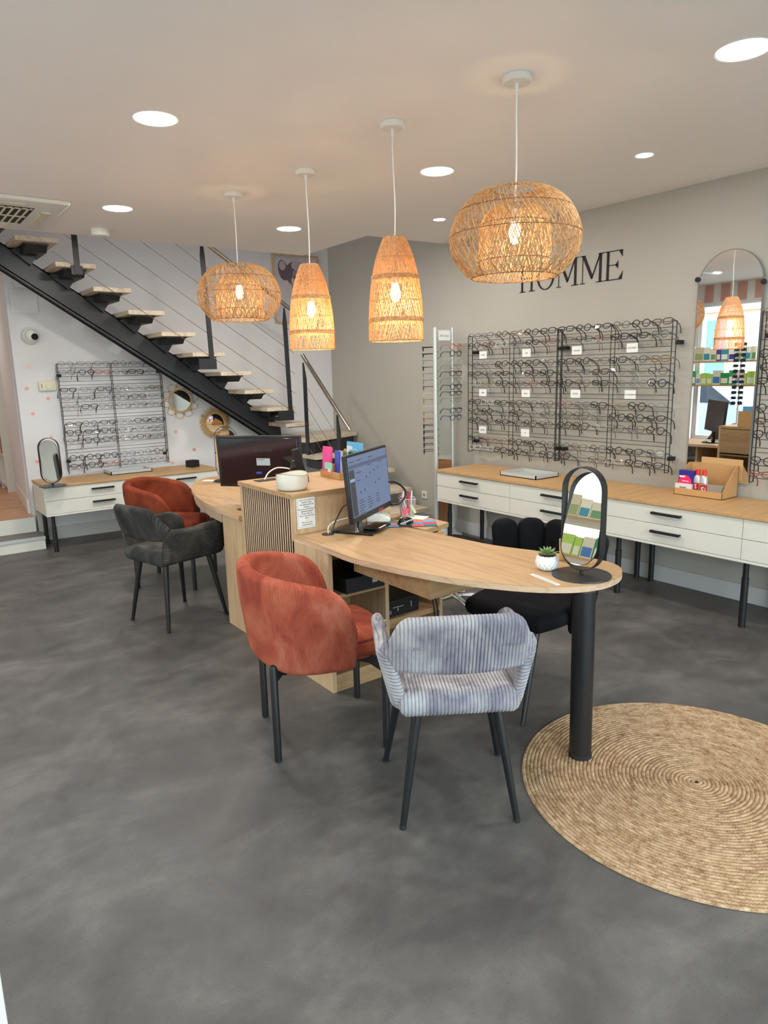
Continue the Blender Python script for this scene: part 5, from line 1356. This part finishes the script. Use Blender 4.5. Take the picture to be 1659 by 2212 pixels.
for (r, z) in bpf:
    for j in range(N):
        a = 2*PI*j/N; bb.v.append((r*math.cos(a), r*math.sin(a), z+(.006*math.sin(2*a+.7) if z > .06 else 0)))
for i in range(len(bpf)-1):
    for j in range(N): bb.f.append((i*N+j, i*N+(j+1) % N, (i+1)*N+(j+1) % N, (i+1)*N+j))
bb.f.append(tuple(range(N-1, -1, -1))); bb.f.append(tuple((len(bpf)-1)*N+j for j in range(N))); bb.build('bowl_body', M['ceramic'], bw, smooth=60)
rb_ = MB(); rb_.tube([(.082*math.cos(2*PI*j/56), .082*math.sin(2*PI*j/56), .085+.006*math.sin(4*PI*j/56+.7)) for j in range(56)], .0016, 6, closed=True); rb_.build('rim', solid('rim_brown', (150, 120, 86), .4), bw)
cp = thing('cable_port', 'rectangular black power outlet let into the tall block top', 'cable port', (1.80, 3.60, TZ))
MB().box(-.055, .075, -.035, .035, 0, .003).build('cover', M['anthracite'], cp, smooth=0)
cable([(1.80, 3.60, TZ+.004), (1.84, 3.62, TZ+.04), (1.90, 3.62, TZ+.062), (1.97, 3.58, TZ+.05), (2.0, 3.55, TZ+.03)], .004, M['white_plastic'], 'white charging cable arching out of the tall block top')
pt = thing('cordless_phone', 'black cordless telephone standing in its base behind the bowl', 'telephone', (1.93, 3.42, TZ), -.5)
MB().box(-.05, .05, -.06, .06, 0, .035).build('base', M['blackmatte'], pt, bevel=.01)
MB().obox((0, .02, .105), (.045, .022, .17), rx=.22, ry=-.22).build('handset', M['blackmatte'], pt, bevel=.006)
pd = thing('payment_terminal', 'small dark payment terminal with tilted display beside the telephone', 'payment terminal', (1.985, 3.56, TZ), -.3)
MB().obox((0, 0, .055), (.065, .10, .05), rx=-.6).build('body', M['blackmatte'], pd, bevel=.008)
MB().obox((0, -.02, .096), (.05, .04, .004), rx=-.6).build('display', solid('lcd', (150, 162, 150), .3), pd, smooth=0)
MB().cyl((0, 0, 0), (0, 0, .03), .03).build('stand', M['blackmatte'], pd)
cable([(1.90, 3.50, TZ+.004), (1.93, 3.46, TZ+.01), (1.89, 3.43, TZ+.006), (1.87, 3.47, TZ+.008), (1.93, 3.5, TZ+.01), (1.98, 3.47, TZ+.006)], .0045, M['black'], 'tangle of black cable on the tall block beside the bowl')
# brochure tray
bt = thing('brochure_tray', 'cardboard tray of brochures on the tall counter block', 'tray', (2.205, 3.395, TZ), RZR-.05)
tb = MB().box(-.115, .115, -.085, .085, 0, .003).box(-.115, .115, -.085, -.082, 0, .04).box(-.115, .115, .082, .085, 0, .15)
for x in (-.115, .112): tb.prism([(-.085, 0), (.085, 0), (.085, .15), (.02, .07), (-.085, .04)], x, x+.003, 'x')
tb.build('tray_body', M['kraft'], bt, smooth=0)
fold = [(-.095, -.115, .045, .16, (238, 84, 150), 'bright pink folder at the left front of the brochure tray'), (.015, -.075, .05, .155, (70, 96, 190), 'blue folder beside the pink one in the brochure tray'), (.03, -.06, .05, .155, (190, 186, 222), 'lilac folder in the brochure tray'),
        (.05, -.03, .05, .15, (90, 130, 70), 'green leaflet in the brochure tray'), (.075, 0, .05, .15, (40, 74, 76), 'dark teal leaflet in the brochure tray'), (.06, .05, .09, .155, (96, 170, 190), 'light teal leaflet in the brochure tray'), (.0, .10, .15, .185, (104, 178, 222), 'sky blue brochure standing at the back of the tray')]
mtb = Matrix.Translation(bt.location) @ Matrix.Rotation(RZR-.05, 4, 'Z')
for k, (x, y, wd, h, c, lab) in enumerate(fold):
    p = mtb @ Vector((x, y*.68, .003))
    if k == 0: b = MB().box(-.012, .085, 0, .012, 0, .175)
    elif k < 6: b = MB().box(-wd/2, wd/2, 0, .008, 0, h)
    else: b = MB().box(-.075, .10, 0, .006, 0, h+.01)
    o = b.build('brochure', solid('bro%d' % k, c, .5), smooth=0); o.location = p; o.rotation_euler = (-.06, 0, RZR-.05-(.15 if k in (2, 3, 4) else 0)); tag(o, lab, 'brochure', 'brochures in the cardboard tray')
    if k == 6:
        MB().box(-.073, -.01, -.001, -.0002, .10, .17).build('cover_print', solid('bro_white', (214, 232, 240), .5), o, smooth=0)
        text('PASTEL', .026, M['paper'], o, (.01, -.0015, .145), (PI/2, 0, 0))
p = mtb @ Vector((-.03, -.089, .02))
o = MB().box(-.028, .058, 0, .003, 0, .07).build('postcard', solid('card_sky', (150, 214, 190), .5), smooth=0); o.location = p; o.rotation_euler = (-.05, 0, RZR-.05); tag(o, 'green and orange beach postcard at the front of the brochure tray', 'postcard')
MB().box(-.028, .058, -.0005, 0, 0, .022).build('orange_band', solid('card_orange', (232, 130, 84), .5), o, smooth=0)
MB().box(-.028, .058, -.0005, 0, .022, .030).build('blue_band', solid('card_blue', (60, 150, 180), .5), o, smooth=0)
MB().box(.012, .045, -.001, 0, .016, .036).build('van', solid('card_van', (230, 220, 200), .5), o, smooth=0)

# left desk paper, cable; magazines below
o = MB().box(-.12, .12, -.03, .03, 0, .0012).build('paper_slip', M['paper'], smooth=0); o.location = (2.15, 5.12, DZ); o.rotation_euler = (0, 0, -.9); tag(o, 'white paper slip at the far rounded end of the left desk', 'paper')
cable([(1.80, 3.86, DZ+.004), (1.755, 3.90, DZ+.004), (1.765, 3.80, DZ+.004), (1.79, 3.77, DZ+.004)], .0025, M['black'], 'thin dark cable loop on the left desk beside the slatted block')
mg = thing('poster_stack', 'pictorial map poster leaning on the floor under the left desk', 'poster', (2.25, 5.92, .0), .45)
MB().obox((0, 0, .10), (.5, .01, .22), rx=-.5).build('sheet', mat('poster_print', (176, 188, 168), .5, var=.55, scale=16), mg, smooth=0)
# left cabinet items
def tray(name, label, loc, rz, a, b):
    t = thing(name, label, 'tray', loc, rz)
    MB().box(-a, a, -b, b, 0, .006).build('tray_floor', M['grey_tray'], t, smooth=0)
    MB().box(-a, a, -b, -b+.008, 0, .032).box(-a, a, b-.008, b, 0, .032).box(-a, -a+.008, -b, b, 0, .032).box(a-.008, a, -b, b, 0, .032).build('rim', M['grey_tray'], t, smooth=0)
tray('presentation_tray', 'flat grey tray on the cabinet below the rack under the stairs', (2.03, 7.05, .6255), 0, .20, .125)
tray('presentation_tray', 'flat grey tray on the right cabinet below the tower side rack', (4.235, 3.765, .70), 0, .135, .19)
bx = simple(MB().box(-.05, .05, -.05, .05, 0, .07), 'small_box', M['blackmatte'], 'small matt black box on the far end of the left cabinet', 'box', bevel=.003); bx.location = (2.66, 6.95, .6255); bx.rotation_euler = (0, 0, .3)
# cardboard counter display on the right cabinet
cd = thing('counter_display', 'brown cardboard counter display with lens care products on right cabinet', 'display box', (4.392, 2.375, .70), RZR)
a, b = .165, .095
kb = MB().box(-a, a, -b, b, 0, .003).box(-a, a, -b, -b+.003, 0, .045).box(-a, a, b-.003, b, 0, .20)
for x in (-a, a-.003): kb.prism([(-b, 0), (b, 0), (b, .20), (b-.03, .20), (-b, .045)], x, x+.003, 'x')
kb.build('box_body', M['kraft'], cd, smooth=0)
def onD(x, y, z): return (cd.location.x+y, cd.location.y-x, .7035+z)
def prod(name, label, cat, x, y, build, group=None):
    t = thing(name, label, cat, onD(x, y, 0), RZR, group); build(t); t.scale = (1.2, 1.1, 1.42); return t
def bb_(t):
    MB().box(-.045, .045, -.018, .018, 0, .112).build('carton', solid('carton_blue', (44, 44, 134), .4), t, bevel=.001)
    MB().cyl((-.005, -.0185, .052), (-.005, -.019, .052), .038, n=32).build('pink_disc', solid('disc_pink', (232, 44, 104), .4), t)
    text('Anti-fog', .012, M['paper'], t, (-.004, -.0195, .062), (PI/2, 0, 0)); MB().box(-.04, -.008, -.0198, -.019, .078, .086).build('white_band', M['paper'], t, smooth=0)
prod('lens_wipe_box', 'blue carton with pink circle in the cardboard counter display', 'box', -.100, -.045, bb_)
def wb_(t):
    MB().box(-.048, .048, -.010, .010, 0, .05).build('carton', solid('carton_white', (222, 216, 216), .5), t, smooth=0); text('lingettes', .012, M['ink'], t, (0, -.0105, .034), (PI/2, 0, 0))
prod('small_white_carton', 'low white carton before the blue one in the counter display', 'box', -.105, -.078, wb_)
def bot(t):
    MB().lathe([(.020, 0), (.021, .004), (.021, .075), (.018, .088), (.011, .094), (.010, .097)], 28).build('bottle_body', solid('bottle_silver', (204, 204, 204), .25, metal=.4), t)
    MB().cyl((0, 0, .095), (0, 0, .122), .012, n=24).build('cap', solid('cap_red', (224, 52, 50), .35), t)
    lb = MB()
    for i in range(9):
        a0 = -PI/2-.75+1.5*i/8; lb.v += [(.0214*math.cos(a0), .0214*math.sin(a0), .022), (.0214*math.cos(a0), .0214*math.sin(a0), .060)]
    lb.f = [(2*i, 2*i+2, 2*i+3, 2*i+1) for i in range(8)]
    l = lb.build('label', solid('label_red', (184, 34, 40), .4), t); text('S', .03, M['paper'], l, (0, -.0222, .042), (PI/2, 0, 0))
prod('spray_bottle', 'silver red capped bottle next to the blue carton', 'bottle', -.027, -.050, bot, None)
prod('spray_bottle', 'silver red capped bottle next to the grey and red carton', 'bottle', .018, -.055, bot, None)
def gb_(t):
    MB().box(-.06, .06, -.018, .018, 0, .058).build('carton', solid('carton_taupe', (150, 140, 130), .35), t, bevel=.001)
    l = MB().box(-.0605, -.018, -.0188, -.018, .0, .055).build('red_panel', solid('label_red', (184, 34, 40), .4), t, smooth=0); text('Si', .042, M['paper'], l, (-.039, -.0192, .03), (PI/2, 0, 0))
    for i in range(3): MB().lathe([(.006, 0), (.006, .03)], 10, c=(-.01+.02*i, .03, .058)).build('carton_tab', M['paper'], t) if False else None
prod('care_kit_carton', 'grey and red carton at the right of the counter display', 'box', .083, -.070, gb_)
ld = simple(MB().prism([(-.16, 0), (.16, 0), (.16, .05), (.13, .145), (.12, .15), (-.16, .15)], 0, .003, 'x'), 'cardboard_flap', M['kraft2'], 'folded cardboard lid against the arched mirror behind the counter display', 'cardboard', smooth=0)
ld.rotation_euler = (0, 0, PI); ld.location = (4.498, 2.31, .79)

# ================================================================ window shelves with boxes, seen in the mirrors
ws = thing('window_shelf_unit', 'shelf unit in the shop window, seen reflected in both mirrors', 'shelf', (-.72, 4.2, 0))
wb2 = MB()
for z in (1.24, 1.57): MB().box(-.14, .14, -1.9, 1.85, z, z+.022).build('shelf', M['oak'], ws, smooth=0)
for y in (-1.9, 1.83): MB().box(-.14, .14, y, y+.02, 0, 1.8).build('upright', M['white'], ws, smooth=0)
MB().box(-.13, .12, -1.88, 1.83, .0, .45).build('base_cabinet', solid('base_pink', (236, 160, 150), .6), ws, smooth=0)
cols = [((236, 232, 214), (60, 150, 170)), ((214, 204, 170), (150, 170, 120)), ((236, 236, 230), (70, 60, 140)), ((60, 150, 170), (236, 236, 230)), ((90, 60, 150), (230, 226, 200)), ((226, 222, 196), (110, 160, 110))]
cols2 = [((40, 140, 80), (226, 226, 196)), ((214, 210, 190), (70, 120, 180)), ((164, 204, 84), (220, 220, 200)), ((172, 208, 96), (220, 220, 200)), ((226, 222, 206), (120, 160, 200)), ((60, 160, 100), (240, 240, 230))]
rnd = random.Random(31); kk = 0
CN = ['cream', 'beige', 'white', 'teal', 'violet', 'ivory', 'green', 'grey', 'lime', 'pale lime', 'off-white', 'mint']
segs = [(zz, c_, g_, y0, y1, sd) for zz, c_, g_ in ((1.592, cols, 'upper'), (1.262, cols2, 'lower')) for y0, y1, sd in ((-1.75, -.15, 'near'), (.80, 1.78, 'far'))]
for z, cc, grp, y, yend, sd in segs:
    n_b = 0
    while y < yend:
        wd = rnd.uniform(.06, .13); h = rnd.uniform(.15, .20); c1, c2 = cc[kk % 6]; kk += 1
        b = thing('product_box', '%s lens care carton, %s at %s end of %s window shelf, seen reflected' % (CN[(kk-1) % 6+(6 if grp == 'lower' else 0)], ORD[n_b], sd, grp), 'box', (-.68, 4.2+y+wd/2, z), 0, 'product boxes on the %s window shelf' % grp); n_b += 1
        MB().box(-.045, .045, -wd/2, wd/2, 0, h).build('carton', solid('pb_%d_%d' % (c1[0], c1[2]), c1, .45), b, smooth=0)
        MB().box(.045, .0458, -wd/2+.008, wd/2-.008, .02, h*.55).build('printed_panel', solid('pb_%d_%d' % (c2[0], c2[2]), c2, .45), b, smooth=0)
        y += wd+.006

# sunglasses column by the window, seen in the arched mirror
sg = thing('sunglasses_stand', 'slim sunglasses stand by the shop window, seen in the arched mirror', 'display stand', (-.40, 5.06, 0))
MB().cyl((0, 0, 0), (0, 0, 1.95), .012).build('post', M['alu'], sg)
MB().lathe([(.16, 0), (.16, .02), (.02, .04)], 32).build('round_base', M['alu'], sg)
MB().box(-.03, -.025, -.07, .07, .95, 1.9).build('back_plate', M['acrylic'], sg, smooth=0)
for k in range(12):
    c = ['black', 'black', 'black', 'navy', 'black', 'navy', 'coral', 'navy', 'black', 'tortoise', 'black', 'black'][k]
    spectacles((-.25, 5.0, 1.80-.07*k), (.08, 0, 1.05), c, ['square', 'slim', 'panto'][k % 3], True, '%s sunglasses, %s from top on the window stand, seen in the mirror' % (c, ORD[k]), 'sunglasses on the window stand', sun=True)
